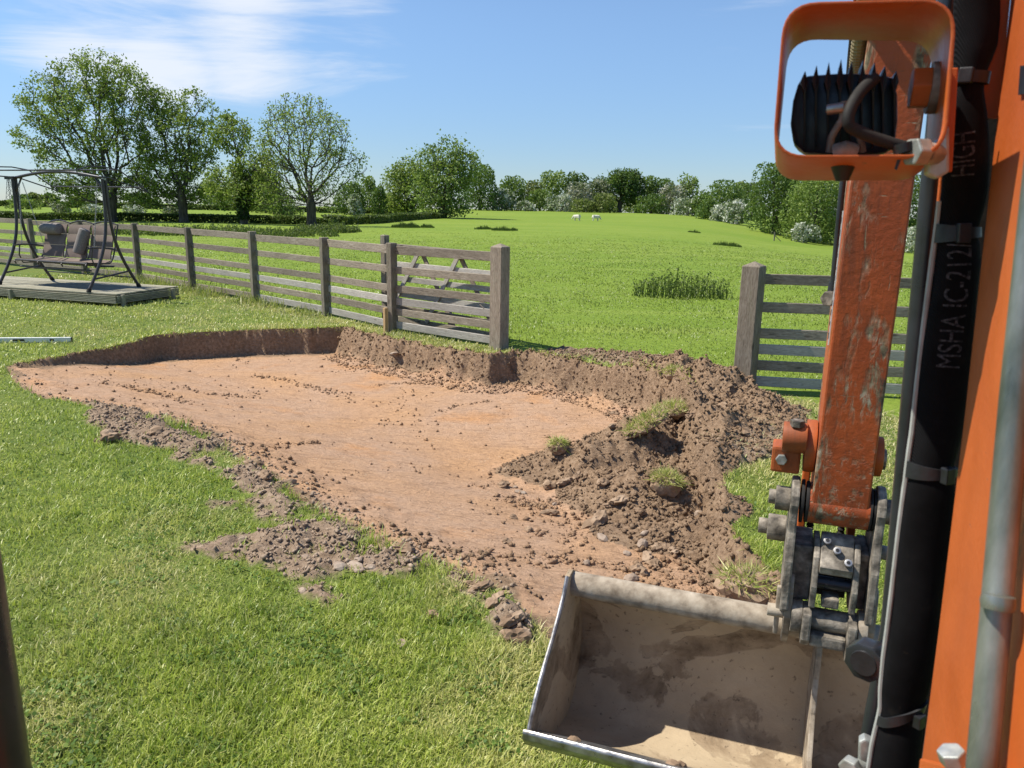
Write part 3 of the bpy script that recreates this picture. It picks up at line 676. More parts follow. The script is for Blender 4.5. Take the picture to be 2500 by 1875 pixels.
# open field gate folded back behind the fence
GD = FD * math.cos(.10) - FN * math.sin(.10)
GH = FA - FN * .17 + FD * .12; gate = thing('field_gate', 'diamond-braced timber field gate swung open behind the fence', 'gate', v3(GH, 0))
GL = 2.35; GE = GH + GD * GL
def gp3(s, z, o=0.): return v3(GH + GD * s - FN * o, z)
beam('stile', gp3(.03, .10), gp3(.03, 1.18), .07, .075, 'wood', gate, upv=v3(FN, 0))
beam('stile', gp3(GL, -.25), gp3(GL, 1.30), .10, .10, 'wood_post', gate, upv=v3(FN, 0), bevel=.01)
beam('top_rail', gp3(.06, 1.12), gp3(GL - .05, 1.14), .07, .09, 'wood', gate)
for z in (.90, .70, .48, .28, .12):
    beam('bar', gp3(.06, z), gp3(GL - .05, z), .024, .075, 'wood_pale' if z > .4 else 'wood', gate)
for s0, z0, s1, z1, o in ((.08, .14, .78, 1.09, .026), (1.42, .14, .76, 1.09, -.026), (.9, .14, 1.55, 1.09, .026), (2.28, .14, 1.57, 1.09, -.026)):
    beam('brace', gp3(s0, z0, o), gp3(s1, z1, o), .022, .07, 'wood_pale' if o < 0 else 'wood', gate)
beam('upright', gp3(1.0, .02, .05), gp3(1.0, .42, .05), .022, .07, 'wood', gate, upv=v3(FN, 0))
hb = MB().box(gp3(.16, 1.125, -.045), v3(GD, 0), v3(FN, 0), (0, 0, 1), .26, .012, .055).build('hinge_band', 'zinc', gate, .002)
for s in (.08, .22): MB().cyl(gp3(s, 1.125, -.048), gp3(s, 1.125, -.058), .01, 8).build('bolt', 'steel', hb)
# stake of new timber at the fence post, two far stakes in the field
st = FBp[0] + FN * .085 + FD * .035
o = thing('timber_stake', 'short pale new timber stake against a fence post at the pit edge', 'stake', v3(st, 0))
beam('stake', v3(st, -.2), v3(st, .34), .045, .055, 'wood_new', o, upv=v3(FN, 0))
pd = at(1888, 605, 90.)
o = thing('leaning_stake', 'small weathered stake with a strut standing alone in the far pasture', 'stake', (pd[0], pd[1], float(T(pd[0], pd[1]))))
b0 = np.array([pd[0], pd[1], float(T(pd[0], pd[1]))])
beam('stake', b0 + [0, 0, -.3], b0 + [0, 0, 1.0], .12, .12, 'wood_post', o, upv=(0, 1, 0)); beam('strut', b0 + [.8, 0, -.05], b0 + [.05, 0, .6], .07, .07, 'wood_post', o)

# ------------------------------------------------------------------ deck and swing seat
DU = np.array([-.95, .312]); DV = np.array([.312, .95]); DC = np.array([-6.58, 12.72]); DH = .20
deck = thing('timber_deck', 'low weathered timber deck platform under the swing seat', 'deck', v3(DC, 0))
DLn, DW = 4.6, 1.42
nb = 10; bw = DW / nb
for i in range(nb):
    a = DC + DV * (bw * (i + .5)); beam('deck_board', v3(a, DH - .012), v3(a + DU * DLn, DH - .012 + random.uniform(-.002, .002)), bw - .008, .026, 'deck', deck, bevel=.003)
for k in range(5):                                            # ribbed fascia strips
    z = DH - .043 - k * .026
    beam('fascia_strip', v3(DC - DV * .012, z), v3(DC - DV * .012 + DU * DLn, z), .024, .021, 'deck', deck, bevel=.004)
    beam('fascia_strip', v3(DC - DU * .012 + DV * .0, z), v3(DC - DU * .012 + DV * DW, z), .024, .021, 'deck', deck, bevel=.004)
for s, t_ in ((-.035, .10), (-.035, 1.25), (2.3, -.04), (4.4, -.04)):
    p = DC + DU * s + DV * t_; beam('deck_post', v3(p, -.1), v3(p, DH - .03 if s > 0 else DH - .02), .05, .06, 'deck', deck, upv=v3(DV, 0))
mbj = MB()
for t_ in (.25, .75, 1.2): mbj.box(v3(DC + DU * DLn / 2 + DV * t_, .075), v3(DU, 0), v3(DV, 0), (0, 0, 1), DLn - .1, .05, .19)
mbj.build('joists', 'wood_post', deck)

SA = np.array([.921, -.39]); SN = np.array([-.39, -.921])     # swing axis (to the right) and front
SR = g(334, 701, DH)[:2] + SN * .46; WS = 2.25
swing = thing('garden_swing_seat', 'brown metal garden swing seat with bare canopy frame on the deck', 'swing seat', v3(SR - SA * WS / 2, DH))
def sw(a, n_, z): return v3(SR + SA * a + SN * n_, DH + z)
def bez(p, k=14):
    p = [np.asarray(q, float) for q in p]; out_ = []
    for i in range(k + 1):
        t_ = i / k; w = [(1 - t_) ** 3, 3 * t_ * (1 - t_) ** 2, 3 * t_ * t_ * (1 - t_), t_ ** 3]; out_.append(sum(w[j] * p[j] for j in range(4)))
    return out_
for a in (0, -WS):
    for s in (1, -1):
        lg = MB().tube(bez([sw(a, .03 * s, 1.86), sw(a, .02 * s, .95), sw(a, .06 * s, .72), sw(a, .50 * s, .03)]), .026, 12).build('leg', 'frame_brown', swing, smooth=True)
        MB().tube([sw(a, .49 * s, .055), sw(a, .515 * s, .0)], [.034, .038], 12).build('rubber_foot', 'rubber', lg, smooth=True)
    MB().tube([sw(a, .36, .21), sw(a, -.36, .30)], .016, 8).build('leg_brace', 'frame_brown', swing, smooth=True)
    s2 = 1 if a < -1 else -1
    MB().tube([sw(a, 0, 1.62), sw(a + s2 * .22, 0, 1.90)], .016, 8).build('corner_brace', 'frame_brown', swing, smooth=True)
    MB().tube([sw(a, 0, 1.84), sw(a, 0, 1.90)], .034, 12).build('end_cap', 'zinc' if a == 0 else 'frame_brown', swing, smooth=True)
MB().tube([sw(-WS * i / 12, 0, 1.87 + .11 * math.sin(math.pi * i / 12)) for i in range(13)], .026, 12).build('top_bar', 'frame_brown', swing, smooth=True)
MB().tube([sw(-WS, -.40, .18), sw(0, -.40, .18)], .010, 8).build('cross_bar', 'frame_brown', swing, smooth=True)
for n_, z in ((.52, 1.98), (-.30, 2.02)):
    MB().tube([sw(.02, n_, z), sw(-WS - .4, n_, z)], .012, 8).build('canopy_rod', 'frame_brown', swing, smooth=True)
MB().tube([sw(.20, -.62, 1.74), sw(-WS + .1, -.62, 1.74)], .012, 8).build('canopy_rod', 'frame_brown', swing, smooth=True)
for a in (.02, -WS):
    MB().tube([sw(a + .2, -.68, 1.68), sw(a + .14, -.62, 1.74), sw(a, -.30, 2.02), sw(a - .02, 0, 2.06), sw(a, .3, 2.05), sw(a, .52, 1.98), sw(a + .02, .50, 1.90), sw(a + .1, 0, 1.88), sw(a + .2, -.68, 1.66)], .011, 8).build('canopy_hoop', 'frame_brown', swing, smooth=True)
# hanging bench
BX0, BX1 = -WS + .24, -.22
seatz = .43
def m_sling():
    t = NT('sling_fabric'); v = t.coord('Object'); w = t.noise(t.coord('Object', (6, 6, 160)), 3, 3); n = t.noise(v, 6, 4)
    c = t.ramp(n, [(.3, (.13, .10, .083)), (.7, (.20, .155, .13))]); c = t.mix(t.rng(w, .4, .6, 0, .25), c, (.22, .17, .14))
    return t.done(c, .85, 0, t.bump(w, .4, .002), .2)
MATS['sling'] = m_sling()
def panel(name, a0, a1, prof, th, mat, parent):               # prof: list (n,z) swept along the bench axis
    mb = MB(); P0 = [sw(a0, n_, z) for n_, z in prof]; P1 = [sw(a1, n_, z) for n_, z in prof]; k = len(prof)
    N_ = []
    for i in range(k):
        d = np.array(prof[min(i + 1, k - 1)]) - np.array(prof[max(i - 1, 0)]); d = d / np.linalg.norm(d); N_.append(np.array([-d[1], d[0]]))
    Q0 = [sw(a0, n_ + m_[0] * th, z + m_[1] * th) for (n_, z), m_ in zip(prof, N_)]; Q1 = [sw(a1, n_ + m_[0] * th, z + m_[1] * th) for (n_, z), m_ in zip(prof, N_)]
    vs = P0 + P1 + Q0 + Q1; fs = []
    for i in range(k - 1):
        fs += [(i, i + 1, k + i + 1, k + i), (2 * k + i, 3 * k + i, 3 * k + i + 1, 2 * k + i + 1), (i, 2 * k + i, 2 * k + i + 1, i + 1), (k + i, k + i + 1, 3 * k + i + 1, 3 * k + i)]
    fs += [(0, k, 3 * k, 2 * k), (k - 1, 3 * k - 1, 4 * k - 1, 2 * k - 1)]
    return mb.add(vs, fs).build(name, mat, parent, smooth=True)
pw = (BX1 - BX0) / 3
for i in range(3):
    a0 = BX0 + pw * i + .03; a1 = a0 + pw - .06
    z0 = seatz + .06
    for (s0, s1) in ((0, .21), (.225, .42), (.435, .60)):     # three padded sections per back panel
        seg = []
        for j in range(6):
            q = s0 + (s1 - s0) * j / 5; seg.append((-.20 - q * .26 + .012 * math.sin(math.pi * j / 5), z0 + q * .95))
        panel('back_panel', a0, a1, seg, -.022, 'sling', swing)
    seg = [(-.18 + .5 * j / 8, seatz + .035 - .05 * math.sin(math.pi * j / 8)) for j in range(9)]
    panel('seat_panel', a0 - .02, a1 + .02, seg, .018, 'sling', swing)
    MB().tube([sw(a0 - .03 + (a1 - a0 + .06) * j / 8, -.375, z0 + .60 + .045 * math.sin(math.pi * j / 8)) for j in range(9)], .014, 8).build('back_top_bar', 'frame_brown', swing, smooth=True)
for i in range(4):
    a = BX0 + pw * i
    MB().tube(bez([sw(a, -.375, z0 + .60), sw(a, -.30, .85), sw(a, -.24, seatz - .02), sw(a, -.1, seatz)]) + [sw(a, .32, seatz + .03), sw(a, .345, seatz), sw(a, .32, seatz - .05)], .013, 8).build('bench_rib', 'frame_brown', swing, smooth=True)
MB().tube([sw(BX0, .325, seatz + .02), sw(BX1, .325, seatz + .02)], .018, 10).build('seat_front_bar', 'frame_brown', swing, smooth=True)
MB().tube([sw(BX0, .25, seatz - .10), sw(BX1, .25, seatz - .10)], .016, 10).build('seat_under_bar', 'frame_brown', swing, smooth=True)
MB().tube([sw(BX0, -.2, seatz - .06), sw(BX1, -.2, seatz - .06)], .016, 10).build('seat_under_bar', 'frame_brown', swing, smooth=True)
for a in (BX0 - .02, BX1 + .02):
    MB().tube(bez([sw(a, -.30, seatz + .22), sw(a, -.1, seatz + .28), sw(a, .15, seatz + .29), sw(a, .30, seatz + .27)], 8), .014, 8).build('armrest', 'frame_brown', swing, smooth=True)
    MB().tube([sw(a, .20, seatz + .28), sw(a, .23, seatz + .1), sw(a, .18, seatz - .04), sw(a, -.2, seatz - .05)], .012, 8).build('armrest_support', 'frame_brown', swing, smooth=True)
    for n_ in (.16, -.26):
        top = sw(a + (.06 if a > -1 else -.06), .0 + n_ * .15, 1.80); bot = sw(a, n_, seatz + .28); mb = MB(); kk = 46; d = (bot - top) / kk
        s1 = np.cross(d, [0, 0, 1.]) if abs(d[2]) < .9 * np.linalg.norm(d) else np.cross(d, [0, 1., 0]); s1 /= np.linalg.norm(s1); s2_ = np.cross(d / np.linalg.norm(d), s1)
        for j in range(kk):
            c = top + d * (j + .5); w_ = s1 if j % 2 else s2_; q = d * .62
            mb.tube([c - q + w_ * .0, c - q * .6 + w_ * .009, c + q * .6 + w_ * .009, c + q, c + q * .6 - w_ * .009, c - q * .6 - w_ * .009, c - q], .0032, 5, False)
        mb.build('chain', 'chain', swing)
def bolster(c, ax, r, ln, label):
    ax = np.asarray(ax, float); ax /= np.linalg.norm(ax); c = np.asarray(c, float)
    pr = [(-.505, .0), (-.5, .7), (-.47, .93), (-.42, 1), (-.2, 1.02), (0, .99), (.2, 1.02), (.42, 1), (.47, .93), (.5, .7), (.505, 0)]
    o = MB().tube([c + ax * t_ * ln for t_, _ in pr], [max(.002, q * r) for _, q in pr], 18).build('bolster_cushion', 'sling_grey', None, smooth=True, org=c - [0, 0, r])
    prop(o, label, 'cushion')
MATS['sling_grey'] = m_simple('cushion_fabric', [(.16, .135, .12), (.27, .24, .22)], 60, .85, 0, .2, 200, .2)
bolster(sw(BX0 + .26, -.24, seatz + .56), v3(SA, 0), .10, .44, 'grey-brown bolster cushion strapped level on the left headrest of the swing')
bolster(sw(BX0 + 2 * pw - .08, -.16, seatz + .36), v3(SA, 0) * .30 + np.array([0, 0, 1]) + v3(SN, 0) * -.22, .095, .46, 'grey-brown bolster cushion hanging aslant at the middle of the swing back')

# spirit level on the lawn
la = g(-420, 840); lb = g(175, 836); la = lb + (la - lb) / np.linalg.norm(la - lb) * 1.2; lz = .035
lev = thing('spirit_level', 'long white aluminium spirit level lying on the lawn', 'spirit level', (lb[0], lb[1], 0))
dl = (la - lb) / np.linalg.norm(la - lb); la[2] = lb[2] = lz; pn = np.array([-dl[1], dl[0], 0])
beam('level_body', la, lb, .024, .062, 'alu', lev, bevel=.003)
beam('end_cap', lb + dl * .002, lb - dl * .012, .026, .064, 'black_plastic', lev, bevel=.003)
for s, w_ in ((.60, .13), (.22, .05), (.98, .05)):
    c = lb + dl * s; beam('vial_slot', c - dl * w_ / 2, c + dl * w_ / 2, .030, .026, 'black_plastic', lev, bevel=.001)
# ------------------------------------------------------------------ trees
def cards(C_, size, rnd, updir=None):
    """leaf-sized quads (two triangles, slightly folded) at points C_"""
    n = len(C_); u = rng.normal(size=(n, 3)); u /= np.linalg.norm(u, axis=1)[:, None]; w = rng.normal(size=(n, 3)); w -= u * (u * w).sum(1)[:, None]; w /= np.linalg.norm(w, axis=1)[:, None]
    s = (size * rng.uniform(.6, 1.3, n))[:, None]; nn = np.cross(u, w)
    V = np.stack([C_ - u * s * .5, C_ + w * s * .28 + nn * s * .08, C_ + u * s * .5, C_ - w * s * .28 + nn * s * .08], 1).reshape(-1, 3)
    k = 4 * np.arange(n)[:, None]; Fc = np.concatenate([k + [[0, 1, 2]], k + [[0, 2, 3]]], 1).reshape(-1, 3)
    return V, Fc, np.repeat(rnd, 4)
def ell_pts(c, r, n, shell=.5):
    d = rng.normal(size=(n, 3)); d /= np.linalg.norm(d, axis=1)[:, None]; q = rng.random(n) ** (1 / 3.)
    q = np.where(rng.random(n) < shell, .75 + .25 * q, q); return c + d * q[:, None] * r
def crown_lobes(lobes, dist):
    out_ = []
    for (x, y, rx, ry) in lobes:
        c = at(x, y, dist); s = dist / F; out_.append((c, np.array([rx * s, .5 * (rx + ry) * s, ry * s])))
    return out_
def branches(base, fork_z, att, wob=.10, tr=.3):
    """grow a branching skeleton to the attraction points: each joins where path length stays short"""
    nodes = [base]; par = [-1]; plen = [0.]
    k = 7
    top = np.array([base[0], base[1], fork_z])
    lean = np.array([rng.normal(0, .012), rng.normal(0, .012), 0]) * (fork_z - base[2])
    for i in range(1, k + 1):
        nodes.append(base + (top - base) * i / k + lean * i * i / k); par.append(len(nodes) - 2); plen.append(plen[-1] + np.linalg.norm(nodes[-1] - nodes[-2]))
    Nn = np.array(nodes); PL = np.array(plen); todo = np.argsort(np.linalg.norm(att - Nn[-1], axis=1))
    first = k - 2
    for j in todo:
        p = att[j]; d = np.linalg.norm(Nn[first:] - p, axis=1); below = np.maximum(0, Nn[first:, 2] - p[2])
        c = d * 1.0 + .62 * PL[first:] + .8 * below; b = first + int(np.argmin(c)); L_ = d[b - first]
        m_ = max(1, int(L_ / tr)); q0 = Nn[b]; new = []
        for s in range(1, m_ + 1):
            t_ = s / m_; q = q0 + (p - q0) * t_; q = q + np.array([0, 0, 1]) * (-.12 * L_ * math.sin(math.pi * t_)) * (.6 if p[2] > q0[2] else -.2) + rng.normal(0, wob * L_ / m_ * .6, 3) * (t_ < 1)
            new.append(q)
        for s, q in enumerate(new):
            par.append(b if s == 0 else len(par) - 1); plen.append(0)
        pl_ = PL[b] + np.arange(1, m_ + 1) * L_ / m_
        Nn = np.concatenate([Nn, np.array(new)]); PL = np.concatenate([PL, pl_])
    par = np.array(par); n = len(par); w = np.zeros(n); ch = np.zeros(n, int)
    for i in range(n - 1, 0, -1):
        if w[i] == 0: w[i] = 1.
        w[par[i]] += w[i]
    return Nn, par, w
def skeleton_mesh(Nn, par, w, r_base, rmin):
    w = np.maximum(w, 1); rad_ = np.maximum(r_base * (w / w[1]) ** .58, rmin); rad_[0] = r_base * 1.25
    A = Nn[par[1:]]; B = Nn[1:]; ra = np.minimum(rad_[par[1:]], rad_[1:] * 1.5); rb = rad_[1:]; D = B - A; ln = np.linalg.norm(D, axis=1)[:, None] + 1e-9; D = D / ln
    ref = np.where(np.abs(D[:, 2:3]) < .9, np.array([[0, 0, 1.]]), np.array([[1., 0, 0]])); U = np.cross(D, ref); U /= np.linalg.norm(U, axis=1)[:, None]; W = np.cross(D, U)
    S = 5; a = 2 * np.pi * np.arange(S) / S; ring = U[:, None] * np.cos(a)[None, :, None] + W[:, None] * np.sin(a)[None, :, None]
    V = np.concatenate([A[:, None] + ring * ra[:, None, None], B[:, None] + D[:, None] * rb[:, None, None] * .3 + ring * rb[:, None, None]], 1).reshape(-1, 3)
    k = 2 * S * np.arange(len(A))[:, None]; fs = [k + [[i, (i + 1) % S, S + (i + 1) % S, S + i]] for i in range(S)]
    return V, np.concatenate(fs, 1).reshape(-1, 4)
def tree(name, label, base_px, dist, lobes, natt, nleaf, mat, leaf=.30, rb=.35, fork=.3, group=None, cat='tree', sparse=.5, rmin=.018, spread=.30, ivy=False, shell=.6):
    b = at(base_px[0], base_px[1], dist); bz = float(T(b[0], b[1])); base = np.array([b[0], b[1], bz - .1])
    L_ = crown_lobes(lobes, dist); vol = np.array([np.prod(r_) ** .75 for _, r_ in L_]); vol = vol / vol.sum()
    att = np.concatenate([ell_pts(c, r_, max(6, int(natt * q)), .6) for (c, r_), q in zip(L_, vol)])
    ztop = att[:, 2].max(); zf = bz + fork * (ztop - bz)
    Nn, par, w = branches(base, zf, att)
    o = thing(name, label, cat, base + [0, 0, .1], group)
    V, Fc = skeleton_mesh(Nn, par, w, rb, rmin); from_np('trunk', V, Fc, 'bark', o, True)
    tips = Nn[8:][w[8:] <= 5]; tips = tips[rng.random(len(tips)) < .5]
    # leaves hang in clumps round the twigs
    cen = tips[rng.integers(0, len(tips), int(nleaf * .9))]; C1 = cen + rng.normal(0, spread, cen.shape) * [1, 1, .75]
    C2 = np.concatenate([ell_pts(c, r_ * 1.02, max(4, int(nleaf * .1 * q)), .7) for (c, r_), q in zip(L_, vol)])
    C_ = np.concatenate([C1, C2]); hue = rng.normal(0, .16)
    rn = np.clip(.5 + hue * .3 + .25 * fbm(C_[:, 0] * .8 + C_[:, 1] * .3, C_[:, 2] * .8, 3, 7) + rng.normal(0, .22, len(C_)), 0, 1)
    V, Fc, rr_ = cards(C_, leaf, rn); from_np('crown', V, Fc, mat, o, False, {'rnd': rr_})
    if ivy:
        hh = rng.random(700) * (zf - bz) * 1.1; a = rng.uniform(0, 6.28, 700); C_ = np.stack([base[0] + np.cos(a) * rb * 1.25, base[1] + np.sin(a) * rb * 1.25, bz + .4 + hh], 1)
        V, Fc, rr_ = cards(C_, .35, rng.random(700)); from_np('ivy', V, Fc, 'ivy', o, False, {'rnd': rr_})
    return o
G1 = 'trees along the near hedge'
tree('ash_tree', 'tall broad ash tree with thin spring foliage behind the swing seat', (270, 533), 66, [(235, 185, 100, 55), (120, 255, 72, 70), (310, 235, 60, 75), (210, 285, 120, 80), (90, 330, 55, 45), (170, 400, 75, 70), (300, 370, 85, 80), (250, 455, 95, 38), (150, 480, 45, 28)], 900, 19500, 'ash', .25, .50, .17, G1)
tree('ash_tree', 'ash tree with forked trunk between the swing seat tree and the ivy-clad tree', (448, 540), 67, [(385, 265, 52, 45), (480, 265, 42, 48), (410, 340, 75, 65), (480, 350, 50, 60), (400, 430, 70, 55), (480, 430, 55, 55), (350, 470, 45, 35), (440, 480, 60, 25)], 560, 13500, 'ash', .25, .40, .25, G1)
tree('ash_tree', 'slender ash tree with an ivy-clad trunk', (595, 545), 64, [(570, 325, 45, 42), (545, 310, 30, 30), (610, 400, 45, 50), (560, 450, 60, 50), (620, 460, 65, 45), (580, 490, 60, 22), (645, 420, 35, 45)], 420, 9000, 'ash', .25, .34, .30, G1, ivy=True)
tree('ash_tree', 'large half-bare ash tree with visible branches beside the field hedge', (760, 545), 62, [(735, 275, 80, 45), (680, 310, 45, 50), (800, 330, 55, 60), (740, 350, 110, 75), (650, 400, 50, 60), (840, 400, 50, 45), (880, 395, 26, 24), (720, 440, 100, 50), (690, 490, 65, 35), (800, 470, 50, 40)], 1000, 8000, 'ash', .21, .40, .24, G1, spread=.26)
tree('ash_tree', 'airy spreading ash tree at the end of the field hedge', (1082, 530), 112, [(1095, 375, 42, 40), (1050, 395, 36, 32), (1130, 400, 36, 34), (1085, 430, 72, 38), (1075, 470, 70, 40), (1085, 505, 62, 25)], 420, 8500, 'light', .42, .50, .3, rmin=.03, spread=.6)
tree('ash_tree', 'dense rounded tree standing left of the airy ash in the hedge', (1000, 522), 125, [(1000, 420, 42, 38), (970, 450, 32, 38), (1010, 465, 45, 45), (985, 500, 45, 28)], 260, 6000, 'ash', .45, .45, .25, rmin=.03, spread=.6)
tree('oak_tree', 'dark domed oak tree standing alone on the pasture crest', (1512, 510), 182, [(1525, 435, 38, 24), (1475, 447, 28, 16), (1515, 455, 48, 26), (1530, 475, 40, 18), (1545, 440, 26, 22)], 220, 6000, 'oak', .6, .6, .3, rmin=.05, spread=.55)
tree('poplar_tree', 'tall airy pale tree rising above the hawthorns', (1678, 522), 190, [(1680, 445, 24, 16), (1685, 465, 22, 18), (1670, 490, 20, 20)], 160, 1500, 'light', .6, .35, .4, rmin=.05, spread=.5)

def bush(name, label, px, top, base, hw, dist, mat, cat='bush', group=None, dens=1.0, leaf=None, stem=True):
    c = at(px, base, dist); bz = float(T(c[0], c[1])); s = dist / F; Wd = hw * s * 1.25; ht = 1.2 * max(1.0, at(px, top, dist)[2] - bz); cx, cy = c[0], c[1]
    o = thing(name, label, cat, (cx, cy, bz), group); leaf = leaf or max(.16, 2.6 * dist / 770.)
    k = max(5, int(5 + hw / 7)); lob = [(np.array([cx, cy, bz + ht * .42]), np.array([Wd * .72, Wd * .72, ht * .45]))]
    for i in range(k):
        a = 2 * math.pi * i / k + rng.uniform(-.3, .3); q = rng.uniform(.45, .68); hz = (i % 3) * .25 + rng.uniform(.12, .26)
        lob.append((np.array([cx + math.cos(a) * Wd * q * (1.15 - .5 * hz), cy + math.sin(a) * Wd * q * .9, bz + ht * hz]), np.array([Wd * .40, Wd * .40, ht * .24]) * rng.uniform(.8, 1.15)))
    for i in range(3):
        lob.append((np.array([cx + rng.uniform(-.35, .35) * Wd, cy + rng.uniform(-.3, .3) * Wd, bz + ht * rng.uniform(.72, .80)]), np.array([Wd * .36, Wd * .36, ht * .21])))
    n = int(dens * 2.3 * (2 * hw * (base - top)) / 5.95) + 300; vol = np.array([np.prod(r_) ** .67 for _, r_ in lob]); vol /= vol.sum()
    C_ = np.concatenate([ell_pts(a_, r_, max(5, int(n * q)), .75) for (a_, r_), q in zip(lob, vol)])
    C_ = C_[C_[:, 2] > bz + .05]
    rn = np.clip(.48 + rng.normal(0, .06) + .42 * fbm(C_[:, 0] / Wd * 2.2 + px, C_[:, 2] / Wd * 2.2 + C_[:, 1] / Wd, 3, 3) + rng.normal(0, .2, len(C_)), 0, 1)
    if mat.startswith('haw'):                                # blossom sits in drifts over green leaf
        rn = np.clip(.42 + .95 * fbm(C_[:, 0] / Wd * 3 + px, C_[:, 2] / Wd * 3.4 + C_[:, 1] / Wd * 2, 3, 9) + rng.normal(0, .17, len(C_)), 0, 1)
    V, Fc, rr_ = cards(C_, leaf, rn); from_np('crown', V, Fc, mat, o, False, {'rnd': rr_})
    mb = MB()
    for i in range(3):
        a = rng.uniform(0, 6.28); mb.tube([(cx, cy, bz - .2), (cx + math.cos(a) * Wd * .1, cy + math.sin(a) * Wd * .1, bz + ht * .3), (cx + math.cos(a) * Wd * .4, cy + math.sin(a) * Wd * .4, bz + ht * .7)], [.07 * ht / 3, .05 * ht / 3, .02 * ht / 3], 6)
    mb.build('trunk', 'bark', o); return o
TL = 'trees and bushes along the far field edge'
